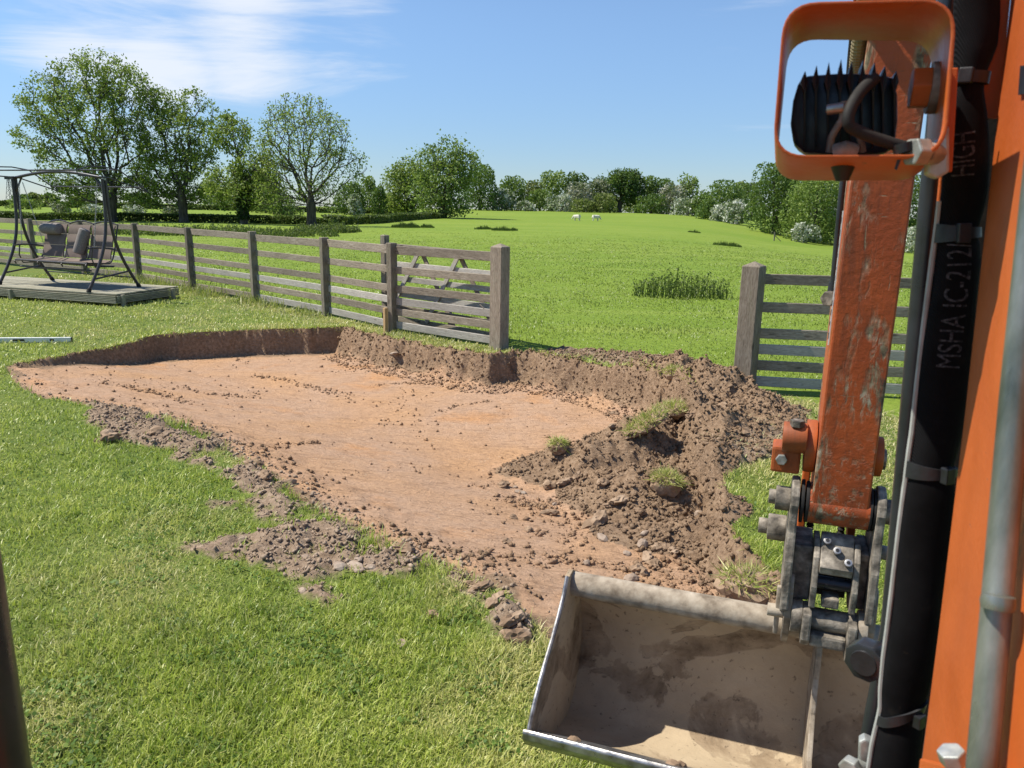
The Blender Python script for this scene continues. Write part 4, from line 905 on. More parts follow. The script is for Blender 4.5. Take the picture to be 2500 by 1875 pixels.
line = [
 ('dark_tree', 'tall dark green tree beside the airy ash at the crest', 1172, 418, 516, 46, 170, 'oak', 'tree'),
 ('hawthorn_bush', 'white-blossomed hawthorn at the foot of the tall dark tree', 1225, 468, 515, 30, 172, 'haw', 'bush'),
 ('tree', 'mid green tree directly behind the first white hawthorn', 1250, 442, 513, 34, 182, 'green', 'tree'),
 ('hawthorn_bush', 'small low hawthorn with white flowers under the mid green tree', 1285, 494, 514, 24, 170, 'haw', 'bush'),
 ('tree', 'rounded grey-green tree behind the small low hawthorn', 1300, 450, 513, 30, 186, 'olive', 'tree'),
 ('tree', 'pale green domed tree among the fading hawthorns', 1350, 430, 512, 38, 190, 'light', 'tree'),
 ('bush', 'dark rounded bush below the pale domed tree', 1318, 470, 513, 28, 176, 'green', 'bush'),
 ('hawthorn_bush', 'broad white hawthorn in front of the pale domed tree', 1368, 480, 513, 38, 172, 'haw', 'bush'),
 ('tree', 'dark flat-topped tree behind the fading hawthorns', 1404, 434, 512, 30, 192, 'oak', 'tree'),
 ('hawthorn_bush', 'fading pinkish hawthorn left of the domed oak', 1415, 456, 513, 38, 178, 'haw_dull', 'bush'),
 ('hawthorn_bush', 'fading grey hawthorn touching the domed oak', 1458, 450, 513, 32, 180, 'haw_dull', 'bush'),
 ('bush', 'low olive gorse bush in front of the fading hawthorns', 1425, 490, 515, 34, 168, 'olive', 'bush'),
 ('bush', 'second low olive bush in front of the domed oak', 1475, 478, 516, 30, 168, 'olive', 'bush'),
 ('tree', 'distant low tree glimpsed under the domed oak', 1512, 486, 512, 60, 225, 'olive', 'tree'),
 ('tree', 'mid green tree to the right of the domed oak', 1572, 442, 514, 30, 184, 'green', 'tree'),
 ('tree', 'dull green tree between the oak and the tall airy tree', 1612, 446, 516, 34, 184, 'green', 'tree'),
 ('bush', 'dark bush under the branches of the domed oak', 1590, 480, 515, 40, 176, 'oak', 'bush'),
 ('hawthorn_bush', 'pale hawthorn leaning on the tall airy tree', 1642, 458, 520, 36, 178, 'haw_dull', 'bush'),
 ('hawthorn_bush', 'wide white hawthorn below the tall airy tree', 1680, 490, 528, 38, 165, 'haw', 'bush'),
 ('bush', 'dark bush at the slope under the airy tree', 1712, 478, 532, 30, 162, 'green', 'bush'),
 ('tree', 'rounded green tree on the falling slope', 1772, 456, 545, 55, 150, 'green', 'tree'),
 ('hawthorn_bush', 'white hawthorn at the foot of the rounded slope tree', 1760, 505, 548, 26, 138, 'haw', 'bush'),
 ('hawthorn_bush', 'white hawthorn before the big dark tree on the slope', 1795, 495, 556, 32, 132, 'haw', 'bush'),
 ('bush', 'dark green bush between the slope hawthorns', 1735, 495, 540, 34, 145, 'oak', 'bush'),
 ('tree', 'distant grey-green tree beyond the falling slope', 1820, 455, 545, 40, 200, 'olive', 'tree'),
 ('dark_tree', 'big dark green tree overhanging the right field corner', 1885, 418, 590, 62, 112, 'oak', 'tree'),
 ('dark_tree', 'dark green tree filling behind the big right-hand trees', 1945, 410, 588, 60, 120, 'green', 'tree'),
 ('tree', 'big bright green tree overhanging the right field corner', 1985, 436, 600, 72, 104, 'light', 'tree'),
 ('hawthorn_bush', 'bright white hawthorn under the big bright green tree', 1962, 550, 602, 32, 98, 'haw', 'bush'),
 ('dark_tree', 'dark tree right behind the digger arm', 2070, 425, 605, 66, 108, 'oak', 'tree'),
 ('tree', 'green tree seen just past the digger arm', 2180, 430, 610, 80, 100, 'green', 'tree'),
 ('hawthorn_bush', 'white hawthorn seen just past the digger arm', 2235, 560, 638, 36, 92, 'haw', 'bush'),
 ('tree', 'green tree beyond the cab hoses', 2330, 440, 620, 90, 98, 'green', 'tree'),
 ('dark_tree', 'dark tree far beyond the orange boom', 2480, 450, 625, 90, 96, 'oak', 'tree'),
 # behind the near ash trees
 ('tree', 'green tree right behind the half-bare ash', 855, 455, 520, 40, 120, 'green', 'tree'),
 ('tree', 'pale feathery tree in the gap between the two ash groups', 900, 442, 515, 26, 135, 'light', 'tree'),
 ('dark_tree', 'small dark thorn tree in the gap between the ash groups', 925, 462, 518, 20, 118, 'oak', 'tree'),
 ('hawthorn_bush', 'hawthorn with white flowers in the gap between the ash groups', 868, 480, 520, 18, 116, 'haw', 'bush'),
 ('tree', 'olive tree glimpsed behind the slender ivy-clad ash', 650, 440, 520, 45, 118, 'olive', 'tree'),
 ('bush', 'dark bush behind the ivy-clad trunk', 690, 480, 522, 40, 112, 'oak', 'bush'),
 ('tree', 'distant tree between the two forked ash trees', 530, 455, 518, 40, 140, 'green', 'tree'),
 ('bush', 'distant bush left of the airy ash', 955, 478, 520, 26, 130, 'olive', 'bush'),
 ('tree', 'far small tree on the left skyline beside the pylon', 60, 478, 500, 24, 230, 'green', 'tree'),
 ('tree', 'far round tree on the left skyline', 88, 474, 500, 20, 232, 'olive', 'tree'),
 ('tree', 'far tree on the skyline under the tall ash', 128, 474, 500, 16, 236, 'green', 'tree'),
 ('tree', 'far tree on the skyline behind the tall ash trunk', 205, 476, 500, 36, 236, 'olive', 'tree'),
 ('tree', 'far tree on the skyline right of the tall ash trunk', 345, 474, 502, 44, 236, 'green', 'tree'),
 ('bush', 'pale scrub bush beyond the hedge left of the swing', 60, 490, 522, 34, 110, 'light', 'bush'),
 ('hawthorn_bush', 'small hawthorn in the hedge behind the swing seat', 150, 508, 524, 22, 92, 'haw_dull', 'bush'),
 ('hawthorn_bush', 'second small hawthorn in the hedge near the tall ash', 225, 510, 526, 24, 92, 'haw', 'bush'),
 ('hawthorn_bush', 'third small hawthorn in the hedge between the ash trunks', 330, 508, 528, 24, 92, 'haw', 'bush'),
 ('hawthorn_bush', 'fourth small hawthorn beside the forked ash trunk', 425, 505, 530, 22, 90, 'haw_dull', 'bush'),
]
for (nm, lb, x, t0, b0, hw, d, mt, ct) in line: bush(nm, lb, x, t0, b0, hw, d, mt, ct, TL)
def hedge(label, pts, h, w, n, mat='hedge'):
    """clipped hedge along ground points"""
    P_ = np.array([(p[0], p[1]) for p in pts]); seg = np.linalg.norm(np.diff(P_, axis=0), axis=1); cum = np.concatenate([[0], np.cumsum(seg)])
    s = rng.random(n) * cum[-1]; X = np.interp(s, cum, P_[:, 0]); Y = np.interp(s, cum, P_[:, 1])
    hh = h * (1 + .28 * fbm(s * .25, s * 0, 3, 55)); a = rng.random(n); zz = np.where(rng.random(n) < .5, .8 + .2 * a, a) * hh
    X = X + rng.uniform(-.5, .5, n) * w; Y = Y + rng.uniform(-.5, .5, n) * w
    C_ = np.stack([X, Y, T(X, Y) + zz], 1); d = float(np.hypot(*P_.mean(0)))
    o = thing('hedge', label, 'hedge', (*P_[0], float(T(*P_[0]))))
    V, Fc, rr_ = cards(C_, max(.18, 2.4 * d / 770), np.clip(.45 + .3 * fbm(s * .4, s * 0 + 3, 3, 5) + rng.normal(0, .22, n), 0, 1)); prop(from_np('foliage', V, Fc, mat, o, False, {'rnd': rr_}), kind='stuff')
    mb = MB()
    for q in np.arange(.5, cum[-1], 4.0):
        xx = np.interp(q, cum, P_[:, 0]); yy = np.interp(q, cum, P_[:, 1]); z = float(T(xx, yy)); mb.tube([(xx, yy, z - .2), (xx + .1, yy, z + h * .8)], [.05, .03], 5)
    prop(mb.build('stems', 'bark', o), kind='stuff'); return o
hedge('low dark clipped hedge behind the four ash trees', [at(x, 540, d) for x, d in ((-250, 74), (0, 72), (200, 70), (420, 70), (640, 68), (800, 68))], .62, 1.2, 22000)
hedge('low dark hedge running along the pasture toward the airy ash', [at(x, 530, d) for x, d in ((800, 68), (900, 76), (960, 88), (1040, 106), (1085, 112))], .75, 1.2, 13000)
hedge('far thin hedge crossing the left-hand field', [at(x, 520, d) for x, d in ((-250, 125), (300, 125), (800, 128), (1000, 130))], .8, 1.3, 13000)
def tufts(name, label, px, py, w, h, n, mat='nettle', cat='nettles', depth=None, group=None, leafy=True):
    c = g(px, py); r_ = np.hypot(c[0], c[1])
    for _ in range(5):
        z = float(T(c[0], c[1])); c = g(px, py, z)
    r_ = np.hypot(c[0], c[1]); s = r_ / F; Wd = w * s; dp = depth or max(.5, Wd * .35)
    o = thing(name, label, cat, (c[0], c[1], float(T(c[0], c[1]))), group)
    a = rng.uniform(0, 6.283, n); q = np.sqrt(rng.random(n)); x = c[0] + np.cos(a) * q * Wd; y = c[1] + np.sin(a) * q * dp; z = T(x, y); hh = h * s * rng.uniform(.55, 1.1, n) * (1 - .5 * q ** 2) * (.45 + .85 * vn(x * 2.6, y * 2.6, 5))
    W_ = max(.006, r_ * .0011); tx = x + rng.normal(0, .12, n) * hh; ty = y + rng.normal(0, .12, n) * hh
    V = np.stack([np.stack([x - W_ / 2, y, z], 1), np.stack([x + W_ / 2, y, z], 1), np.stack([tx, ty, z + hh], 1)], 1).reshape(-1, 3)
    prop(from_np('stems', V, np.arange(3 * n).reshape(-1, 3), mat, o, False, {'rnd': np.repeat(rng.random(n) * .6, 3)}), kind='stuff')
    if leafy:
        k = 9; t_ = rng.uniform(.15, 1.0, (n, k)); C_ = np.stack([(x[:, None] + (tx - x)[:, None] * t_), (y[:, None] + (ty - y)[:, None] * t_), z[:, None] + hh[:, None] * t_], -1).reshape(-1, 3) + rng.normal(0, .035, (n * k, 3))
        V, Fc, rr_ = cards(C_, max(.055, r_ * .0024), np.clip(rng.normal(.5, .25, n * k), 0, 1)); prop(from_np('leaves', V, Fc, mat, o, False, {'rnd': rr_}), kind='stuff')
    return o
tufts('nettle_patch', 'patch of tall dark nettles in the pasture behind the gate opening', 1665, 724, 125, 70, 190, depth=.5)
tufts('rush_tussock', 'dark rounded clump of rushes in the pasture near the field hedge', 990, 556, 34, 16, 500, leafy=False, cat='rushes')
tufts('rush_tussock', 'smaller rush clump right of the dark rounded clump', 1042, 556, 18, 10, 200, leafy=False, cat='rushes')
tufts('rush_tussock', 'thin row of rushes in open pasture beyond the gate post', 1180, 560, 22, 11, 160, leafy=False, cat='rushes')
tufts('rush_tussock', 'thicker row of rushes in open pasture beyond the gate post', 1232, 563, 32, 12, 260, leafy=False, cat='rushes')
tufts('rush_tussock', 'sparse rush patch on the right slope of the pasture', 1775, 600, 34, 12, 220, leafy=False, cat='rushes')
tufts('rush_tussock', 'thin rush patch high on the right slope', 1695, 567, 16, 7, 90, leafy=False, cat='rushes')
tufts('weed_patch', 'long band of tall weeds beyond the fence under the ash trees', 470, 572, 330, 24, 1300, cat='weeds', depth=3.)
tufts('weed_patch', 'clump of tall weeds at the foot of the half-bare ash', 800, 566, 75, 22, 600, cat='weeds', depth=2.5)

# sheep
def sheep(px, py, dist, ang_, label):
    c = at(px, py, dist); z = float(T(c[0], c[1])); me = bpy.data.meshes.new('sheep')
    ca, sa = math.cos(ang_), math.sin(ang_)
    J = [(-.45, 0, .62, .23), (-.15, 0, .64, .27), (.2, 0, .64, .27), (.45, 0, .66, .21), (.62, 0, .55, .12), (.76, 0, .32, .085), (.86, 0, .2, .055),
         (.32, .13, .4, .075), (.32, .14, .02, .04), (.32, -.13, .4, .075), (.32, -.14, .02, .04), (-.38, .13, .4, .09), (-.42, .14, .02, .04), (-.38, -.13, .4, .09), (-.42, -.14, .02, .04), (-.62, 0, .5, .06)]
    E_ = [(0, 1), (1, 2), (2, 3), (3, 4), (4, 5), (5, 6), (2, 7), (7, 8), (2, 9), (9, 10), (0, 11), (11, 12), (0, 13), (13, 14), (0, 15)]
    me.from_pydata([(x_ * ca - y_ * sa, x_ * sa + y_ * ca, z_) for x_, y_, z_, _ in J], E_, [])
    o = bpy.data.objects.new('sheep', me); COL.objects.link(o); o.location = (c[0], c[1], z); me.materials.append(MATS['sheep'])
    o.modifiers.new('skin', 'SKIN'); sk = me.skin_vertices[0].data
    for i, j in enumerate(J): sk[i].radius = (j[3], j[3])
    sk[1].use_root = True
    sb = o.modifiers.new('sub', 'SUBSURF'); sb.levels = sb.render_levels = 2
    prop(o, label, 'sheep')
sheep(1408, 544, 112, 2.6, 'small white sheep grazing alone in mid pasture, farther from the stake')
sheep(1454, 545, 112, .2, 'larger white sheep grazing side-on in mid pasture')
# far pylon
pc = at(26, 485, 240); pz0 = float(T(pc[0], pc[1]))
py_o = thing('pylon', 'tiny lattice mast on the far left skyline', 'mast', (pc[0], pc[1], pz0)); mb = MB()
for sx in (-1, 1):
    for sy in (-1, 1): mb.tube([(pc[0] + sx * 1.0, pc[1] + sy * 1.0, pz0), (pc[0] + sx * .25, pc[1] + sy * .25, pz0 + 7.)], .07, 4)
for k in range(5):
    w_ = 1 - .75 * k / 5; w2 = 1 - .75 * (k + 1) / 5
    for sy in (-1, 1): mb.tube([(pc[0] - w_, pc[1] + sy * w_, pz0 + 7 * k / 5), (pc[0] + w2, pc[1] + sy * w2, pz0 + 7 * (k + 1) / 5)], .05, 4); mb.tube([(pc[0] + w_, pc[1] + sy * w_, pz0 + 7 * k / 5), (pc[0] - w2, pc[1] + sy * w2, pz0 + 7 * (k + 1) / 5)], .05, 4)
mb.build('lattice', 'black_paint', py_o)
MB().box((pc[0], pc[1], pz0 + 7.4), (1, 0, 0), (0, 1, 0), (0, 0, 1), 1.6, 1.2, .9).build('head', 'black_paint', py_o)

# ------------------------------------------------------------------ stones, clods, sods, crumbs
def lump(name, c, r, mat, label, cat, group, sq=(1, 1, .7), sub=2, rough_=.25):
    bm = bmesh.new(); bmesh.ops.create_icosphere(bm, subdivisions=sub, radius=1.)
    for v in bm.verts:
        n = .5 * (math.sin(v.co.x * 3.1 + r * 900) + math.sin(v.co.y * 3.7 + r * 500) * math.cos(v.co.z * 2.9)); v.co *= (1 + rough_ * n * .6 + random.uniform(-1, 1) * rough_ * .25); v.co = Vector((v.co.x * sq[0], v.co.y * sq[1], v.co.z * sq[2])) * r
    me = bpy.data.meshes.new(name); bm.to_mesh(me); bm.free(); me.materials.append(MATS[mat])
    for p in me.polygons: p.use_smooth = False
    o = bpy.data.objects.new(name, me); COL.objects.link(o); o.location = c; o.rotation_euler = (random.uniform(-.3, .3), random.uniform(-.3, .3), random.uniform(0, 6.28)); return prop(o, label, cat, group)
def seat_pt(px, py, dz=0.):
    p = g(px, py, 0.)
    for _ in range(12): p = g(px, py, .5 * p[2] + .5 * float(gz(p[0], p[1])[0]))
    return (p[0], p[1], float(gz(p[0], p[1])[0]) + dz)
MATS['dry_soil'] = m_simple('dry_soil', [(.17, .122, .085), (.29, .215, .153), (.40, .31, .23)], 16, .95, 0, .6, 60, .1)
def where(c):
    a, b, h_ = (float(q[0]) for q in gmask(np.array([c[0]]), np.array([c[1]])))
    return 'on the soil heap' if h_ > .03 else 'on the floor of the pit' if a > .02 else 'on soil spilled over the lawn edge'
MATS['clod'] = m_simple('clod_soil', [(.145, .095, .06), (.26, .178, .116), (.37, .27, .185)], 12, .95, 0, .8, 40, .1)
for (px, py, r, sq) in [(964, 882, .075, (1.2, .8, .6)), (1470, 1316, .05, (1, .8, .7)), (1568, 1333, .055, (.7, .7, .95)), (1532, 1353, .035, (1, .8, .6)), (1432, 1378, .035, (.7, .8, 1)), (1540, 1415, .045, (1, 1, .8)), (1707, 1240, .045, (1, 1, .9)), (1575, 1302, .03, (1, .7, .7)), (1258, 1190, .03, (1, .8, .6)), (1272, 1203, .04, (1.2, .8, .6)), (832, 1385, .045, (1.2, .8, .5)), (868, 1386, .05, (1.2, .8, .5)), (750, 1364, .035, (1.2, .8, .7)), (875, 1368, .035, (1, .8, .6)), (587, 1320, .025, (1.2, .9, .7)), (978, 1570, .025, (1.3, 1, .4)), (1355, 1232, .03, (1, .8, .8)), (905, 1385, .03, (1, .8, .6)), (738, 1443, .03, (1, .8, .6))]:
    r *= .82; c = seat_pt(px, py, r * .15); w_ = where(c)
    lump('stone', c, r, 'stone', {964: 'pale angular stone at the foot of the pit wall below the fence', 978: 'flat pale stone lying alone in the lawn grass'}.get(px, 'pale rounded stone lying ' + w_), 'stone', 'pale stones ' + w_, (sq[0] * 1.1, sq[1], sq[2] * .75), 2, .42)
for (px, py, r) in [(1457, 1278, .085), (1340, 1255, .05), (1228, 1188, .055), (1500, 1045, .05), (1560, 1395, .06), (1615, 1340, .05), (1645, 1350, .04), (1580, 1365, .05), (1600, 1380, .045), (1490, 1235, .04), (1470, 1180, .045), (1410, 1165, .05), (1340, 1185, .06), (1510, 1225, .06), (1380, 1180, .05), (1560, 1250, .04), (700, 1185, .06), (620, 1140, .07), (650, 1165, .06), (980, 1345, .06), (380, 1062, .08), (270, 1075, .08), (1170, 1440, .05), (1210, 1470, .05), (1150, 1430, .04), (1060, 1505, .035), (1250, 1515, .05), (1260, 1550, .06), (1690, 1015, .06), (1830, 1055, .06), (1760, 1000, .07), (930, 1330, .05), (1480, 1425, .05), (1290, 1295, .03), (1255, 1265, .03), (1235, 1325, .03), (1500, 1010, .04), (1540, 1020, .03), (1520, 990, .035)]:
    r *= .8; c = seat_pt(px, py, r * .2); w_ = where(c)
    lump('soil_clod', c, r, 'clod', {1457: 'largest dark round clod of earth on the pit floor below the heap', 1260: 'big flattened clod with ridges beside the bucket', 1060: 'small lone clod in the lawn grass'}.get(px, 'crumbly brown clod of earth lying ' + w_), 'clod', 'clods ' + w_, (1.2, .9, .65), 3, .75)
def sod(px, py, w, d, h, tilt, label, rz=0., dz=.0, nb_=700):
    c = np.array(seat_pt(px, py, dz)); o = thing('turf_sod', label, 'turf', c); ca, sa = math.cos(rz), math.sin(rz)
    X = np.array([ca * math.cos(tilt), sa * math.cos(tilt), math.sin(tilt)]); Y = np.array([-sa, ca, 0]); Z = np.cross(X, Y)
    bm = bmesh.new(); bmesh.ops.create_icosphere(bm, subdivisions=3, radius=1.)
    for v in bm.verts:
        k = 1 + .14 * random.uniform(-1, 1); p = c + X * v.co.x * w * k + Y * v.co.y * d * k + Z * (max(v.co.z, -.9) * h * k) - c; v.co = Vector(p)
    me = bpy.data.meshes.new('earth'); bm.to_mesh(me); bm.free(); me.materials.append(MATS['clod']); e_ = bpy.data.objects.new('earth', me); COL.objects.link(e_); e_.parent = o
    a = rng.uniform(0, 6.283, nb_); q = np.sqrt(rng.random(nb_)) * .98; sx = np.cos(a) * q; sy = np.sin(a) * q; sz = np.sqrt(np.maximum(0, 1 - q * q)) * .95
    Bp = c + X * (sx * w)[:, None] + Y * (sy * d)[:, None] + Z * (sz * h)[:, None]; nrm_ = X * (sx / w)[:, None] + Y * (sy / d)[:, None] + Z * (sz / h)[:, None] * .6; nrm_ /= np.linalg.norm(nrm_, axis=1)[:, None]
    tip = Bp + (nrm_ * .6 + rng.normal(0, .45, (nb_, 3))) * (.05 * rng.uniform(.5, 1.3, nb_))[:, None]; sd_ = rng.normal(size=(nb_, 3)); sd_ /= np.linalg.norm(sd_, axis=1)[:, None]
    V = np.stack([Bp - sd_ * .004, Bp + sd_ * .004, tip], 1).reshape(-1, 3)
    from_np('grass', V, np.arange(3 * nb_).reshape(-1, 3), 'blade', o, False, {'rnd': np.repeat(rng.random(nb_) * .55, 3), 'dry': np.repeat(np.clip(rng.normal(.55, .35, nb_), 0, .9), 3)})
sod(1575, 1050, .20, .11, .05, .5, 'upturned strip of green turf on the ridge of the soil heap', .3, .05, 900)
sod(1362, 1100, .07, .07, .06, .1, 'small lone sod of turf on the pit floor', 0, .03, 350)
sod(1625, 1195, .11, .09, .09, -.2, 'shaggy sod of dry turf hanging on the near flank of the soil heap', .4, .02, 700)
sod(1640, 1020, .17, .13, .06, .1, 'dry turf sod on the crest of the soil heap', .2, .06, 800)
sod(1640, 960, .09, .08, .07, .1, 'tufted sod between the two soil heaps', .2, .03, 400)
sod(1850, 1440, .22, .14, .09, -.25, 'grassy turf edge slumping into the pit beside the hitch', .2, .0, 900)
# crumbs of soil: too many to count
def crumbs(name, label, pts, rmin, rmax, mat, tn_):
    n = len(pts); r_ = rmin + (rmax - rmin) * rng.random(n) ** 3.4
    ico = np.array([(0, 0, 1), (.9, 0, .2), (.2, .9, .1), (-.8, .5, .2), (-.7, -.6, .1), (.3, -.9, .2), (0, 0, -.8)]); fc = np.array([(0, 1, 2), (0, 2, 3), (0, 3, 4), (0, 4, 5), (0, 5, 1), (6, 2, 1), (6, 3, 2), (6, 4, 3), (6, 5, 4), (6, 1, 5)])
    V = pts[:, None] + (ico[None] * (1 + .35 * rng.normal(size=(n, 7, 1)).clip(-1, 1)) + .18 * rng.normal(size=(n, 7, 3))) * r_[:, None, None]
    Fc = (7 * np.arange(n)[:, None, None] + fc[None]).reshape(-1, 3)
    o = from_np(name, V.reshape(-1, 3), Fc, mat, None, False, {'tone': np.repeat(tn_, 7)}); prop(o, label, 'soil', kind='stuff')
x = rng.uniform(X0, X1, 520000); y = rng.uniform(Y0, Y1, 520000); sd, sm, hpv = gmask(x, y)
ixn = IXG[(np.clip(((y - Y0) / ST).round().astype(int), 0, NY - 1)) * NX + np.clip(((x - X0) / ST).round().astype(int), 0, NX - 1)]
wall = (sd > 0) & (sd < .55) & (ixn >= 9) & (ixn < 28)
prob = np.where(hpv > .03, .50, 0) + np.where(wall, .45, 0) + np.where((sd < 0), .85 * sstep(.3, .7, sm), 0) + np.where((sd > 0) & (hpv <= .03), .004 + .04 * sstep(.68, .80, vn(x * 2.5, y * 2.5, 71)) + .10 * sstep(.25, 0, sd), 0)
prob = prob + np.where((sd > 0), .20 * sstep(1.1, .2, np.hypot(x - 1.0, y - 4.6) - .4) * sstep(.4, .6, vn(x * 5, y * 5, 72)), 0)
keep = rng.random(len(x)) < prob * sstep(.25, .6, vn(x * 9, y * 9, 73) * .6 + .3); x, y = x[keep], y[keep]
# windrows of crumbs left by the bucket's edge
WR = [((620, 872), (700, 884), (790, 905), (850, 914), 260, .05), ((240, 935), (330, 955), (400, 960), (470, 985), 260, .06), ((640, 1125), (700, 1085), (760, 1068), (770, 1064), 140, .03), ((1070, 952), (1120, 938), (1180, 930), (1195, 928), 90, .02), ((1240, 1180), (1290, 1195), (1340, 1185), (1400, 1170), 260, .06), ((900, 895), (960, 890), (1000, 888), (1030, 892), 120, .03), ((1120, 1400), (1250, 1385), (1420, 1375), (1560, 1372), 300, .05), ((420, 915), (500, 938), (560, 930), (600, 935), 120, .04), ((880, 1395), (1000, 1400), (1130, 1420), (1230, 1480), 350, .09), ((330, 1040), (480, 1080), (600, 1140), (720, 1215), 600, .08), ((720, 1215), (850, 1310), (960, 1365), (1100, 1410), 450, .07)]
for a_, b_, c_, d_, k_, sg in WR:
    P_ = np.array([g(*q, -.12)[:2] for q in (a_, b_, c_, d_)]); t_ = rng.random(k_) * 3; i_ = np.minimum(t_.astype(int), 2); f__ = (t_ - i_)[:, None]
    W_ = P_[i_] * (1 - f__) + P_[i_ + 1] * f__ + rng.normal(0, sg, (k_, 2)); x = np.concatenate([x, W_[:, 0]]); y = np.concatenate([y, W_[:, 1]])
pts = np.stack([x, y, gz(x, y) + .003], 1)
dryc = (gmask(x, y)[0] < .12) & (gmask(x, y)[2] < .03) & (x < 1.0) & (y < fence_y(x) - 1.2)
crumbs('soil_crumbs', 'loose crumbs of brown soil scattered over the pit and heap', pts[~dryc], .003, .022, 'soil', np.where((gmask(x, y)[0] > .3) & (gmask(x, y)[2] < .03), .55, 0.)[~dryc])
crumbs('dry_soil_crumbs', 'dry grey-brown soil crumbs spilled over the lawn edge', pts[dryc], .0025, .017, 'dry_soil', np.zeros(int(dryc.sum()))); print('crumbs', len(x))
# ------------------------------------------------------------------ mini excavator
exc = thing('mini_excavator', 'orange mini excavator reaching a wide grading bucket over the lawn', 'excavator', (0, 0, 0))
Zv = np.array([0, 0, 1.])
# --- dipper arm: plain tapered box hanging almost vertically
def m_dipper():
    t = NT('dipper_paint'); v = t.coord('Object')
    c = t.ramp(t.noise(v, 8, 6), [(.3, (.35, .07, .02)), (.7, (.46, .096, .024))])
    low = t.n('ShaderNodeSeparateXYZ', {'Vector': t.n('ShaderNodeTexCoord').outputs['Object']}).outputs['Z']
    drip = t.noise(t.coord('Object', (1, 1, .25)), 16, 9, .72, .6)
    c = t.mix(t.rng(drip, .48, .68, 0, .8), c, (.14, .042, .02))
    blot = t.noise(t.coord('Object', (1.2, 1.2, .45)), 9, 4, .6); fine = t.noise(t.coord('Object', (1, 1, .22)), 60, 8, .75, .5)
    w = t.math('MULTIPLY', t.rng(fine, .46, .55), t.rng(blot, .49, .56))
    scr = t.noise(t.coord('Object', (6, 6, 90), (.15, .25, .0)), 3.2, 4, .55, .7); w2 = t.math('MULTIPLY', t.rng(scr, .66, .70), t.rng(t.noise(v, 5, 3), .46, .56))
    scv = t.noise(t.coord('Object', (95, 95, 5), (.1, .05, .3)), 2.2, 3, .5, .5); w3 = t.math('MULTIPLY', t.rng(scv, .70, .74), t.rng(t.noise(v, 7, 3), .5, .6))
    foot = t.math('MULTIPLY', t.rng(low, 1.34, 1.16), t.rng(t.noise(v, 55, 5, .7), .52, .62))
    w = t.math('MAXIMUM', t.math('MAXIMUM', w, t.math('MULTIPLY', w2, .85)), t.math('MAXIMUM', t.math('MULTIPLY', w3, .8), t.math('MULTIPLY', foot, .8)))
    wc = t.ramp(t.noise(v, 45, 5), [(.35, (.075, .055, .035)), (.5, (.27, .21, .12)), (.7, (.50, .44, .32))])
    c = t.mix(w, c, wc)
    hb = t.math('SUBTRACT', t.noise(v, 75, 6, .65), t.math('MULTIPLY', w, 1.2))
    return t.done(c, t.math('ADD', .46, t.math('MULTIPLY', w, .3)), 0, t.bump(hb, .55, .0025), .4)
MATS['dipper'] = m_dipper()
dl0, dl1 = .0885, .198
mb = MB(); prof = [(dl0, 1.145), (dl1, 1.145), (dl1 + .008, 2.75), (dl0 + .012, 2.75)]
mb.add([M(a, f_, z) for (a, z) in prof for f_ in (1.625 if z < 2 else 1.60, 1.76 if z < 2 else 1.90)], [(0, 1, 3, 2), (2, 3, 5, 4), (4, 5, 7, 6), (6, 7, 1, 0), (1, 7, 5, 3), (0, 2, 4, 6)])
dip = mb.build('dipper_arm', 'dipper', exc, .004, seg=2)
MB().cyl(M(dl0 - .004, 1.665, 1.145), M(dl1 + .004, 1.665, 1.145), .043, 28).build('pin_boss', 'dipper', dip, smooth=True)
# white measuring strip stuck along the side edge
tape = MB().box(M(dl0 - .0012, 1.632, 1.62), mr, mf, Zv, .002, .009, .26).build('measuring_strip', 'alu', dip)
for k in range(11): MB().box(M(dl0 - .0028, 1.632, 1.51 + k * .022 + random.uniform(-.003, .003)), mr, mf, Zv, .001, .006, random.uniform(.004, .012)).build('strip_mark', 'black_plastic', tape)
# link pin bosses on both sides of the arm
lb_ = MB().cyl(M(.066, 1.69, 1.262), M(.088, 1.69, 1.262), .056, 30).build('link_boss', 'orange_dirty', dip, .004, smooth=True)
MB().cyl(M(.020, 1.66, 1.285), M(.068, 1.66, 1.285), .032, 26).build('link_pin_cap', 'orange_dirty', lb_, .003, smooth=True)
MB().mbox(.002, .060, 1.655, 1.72, 1.205, 1.262).build('link_pin_lock', 'orange_dirty', lb_, .006)
MB().ngon(M(.046, 1.648, 1.312), Zv, .015, .014).build('bolt', 'dusty_iron', lb_, .0015)
MB().ngon(M(.022, 1.655, 1.236), -mf, .012, .010).build('bolt', 'zinc', lb_, .0015)
MB().cyl(M(.198, 1.70, 1.252), M(.218, 1.70, 1.252), .042, 28).build('link_boss', 'orange_dirty', dip, .003, smooth=True)
MB().cyl(M(.216, 1.70, 1.247), M(.226, 1.70, 1.247), .022, 20).build('link_pin_end', 'dusty_iron', dip, .002, smooth=True)
for a in (.072, .178): MB().mbox(a, a + .016, 1.77, 1.81, 1.03, 1.27).build('tipping_link', 'orange_worn', dip, .003)
for a in (.100, .166):                                        # spiral-wrapped hoses behind the arm
    MB().tube([M(a, 1.79, 1.30 - .005 * i) for i in range(55)], [.0085 if i % 2 else .0065 for i in range(55)], 10).build('wrapped_hose', 'rubber', dip, smooth=False)
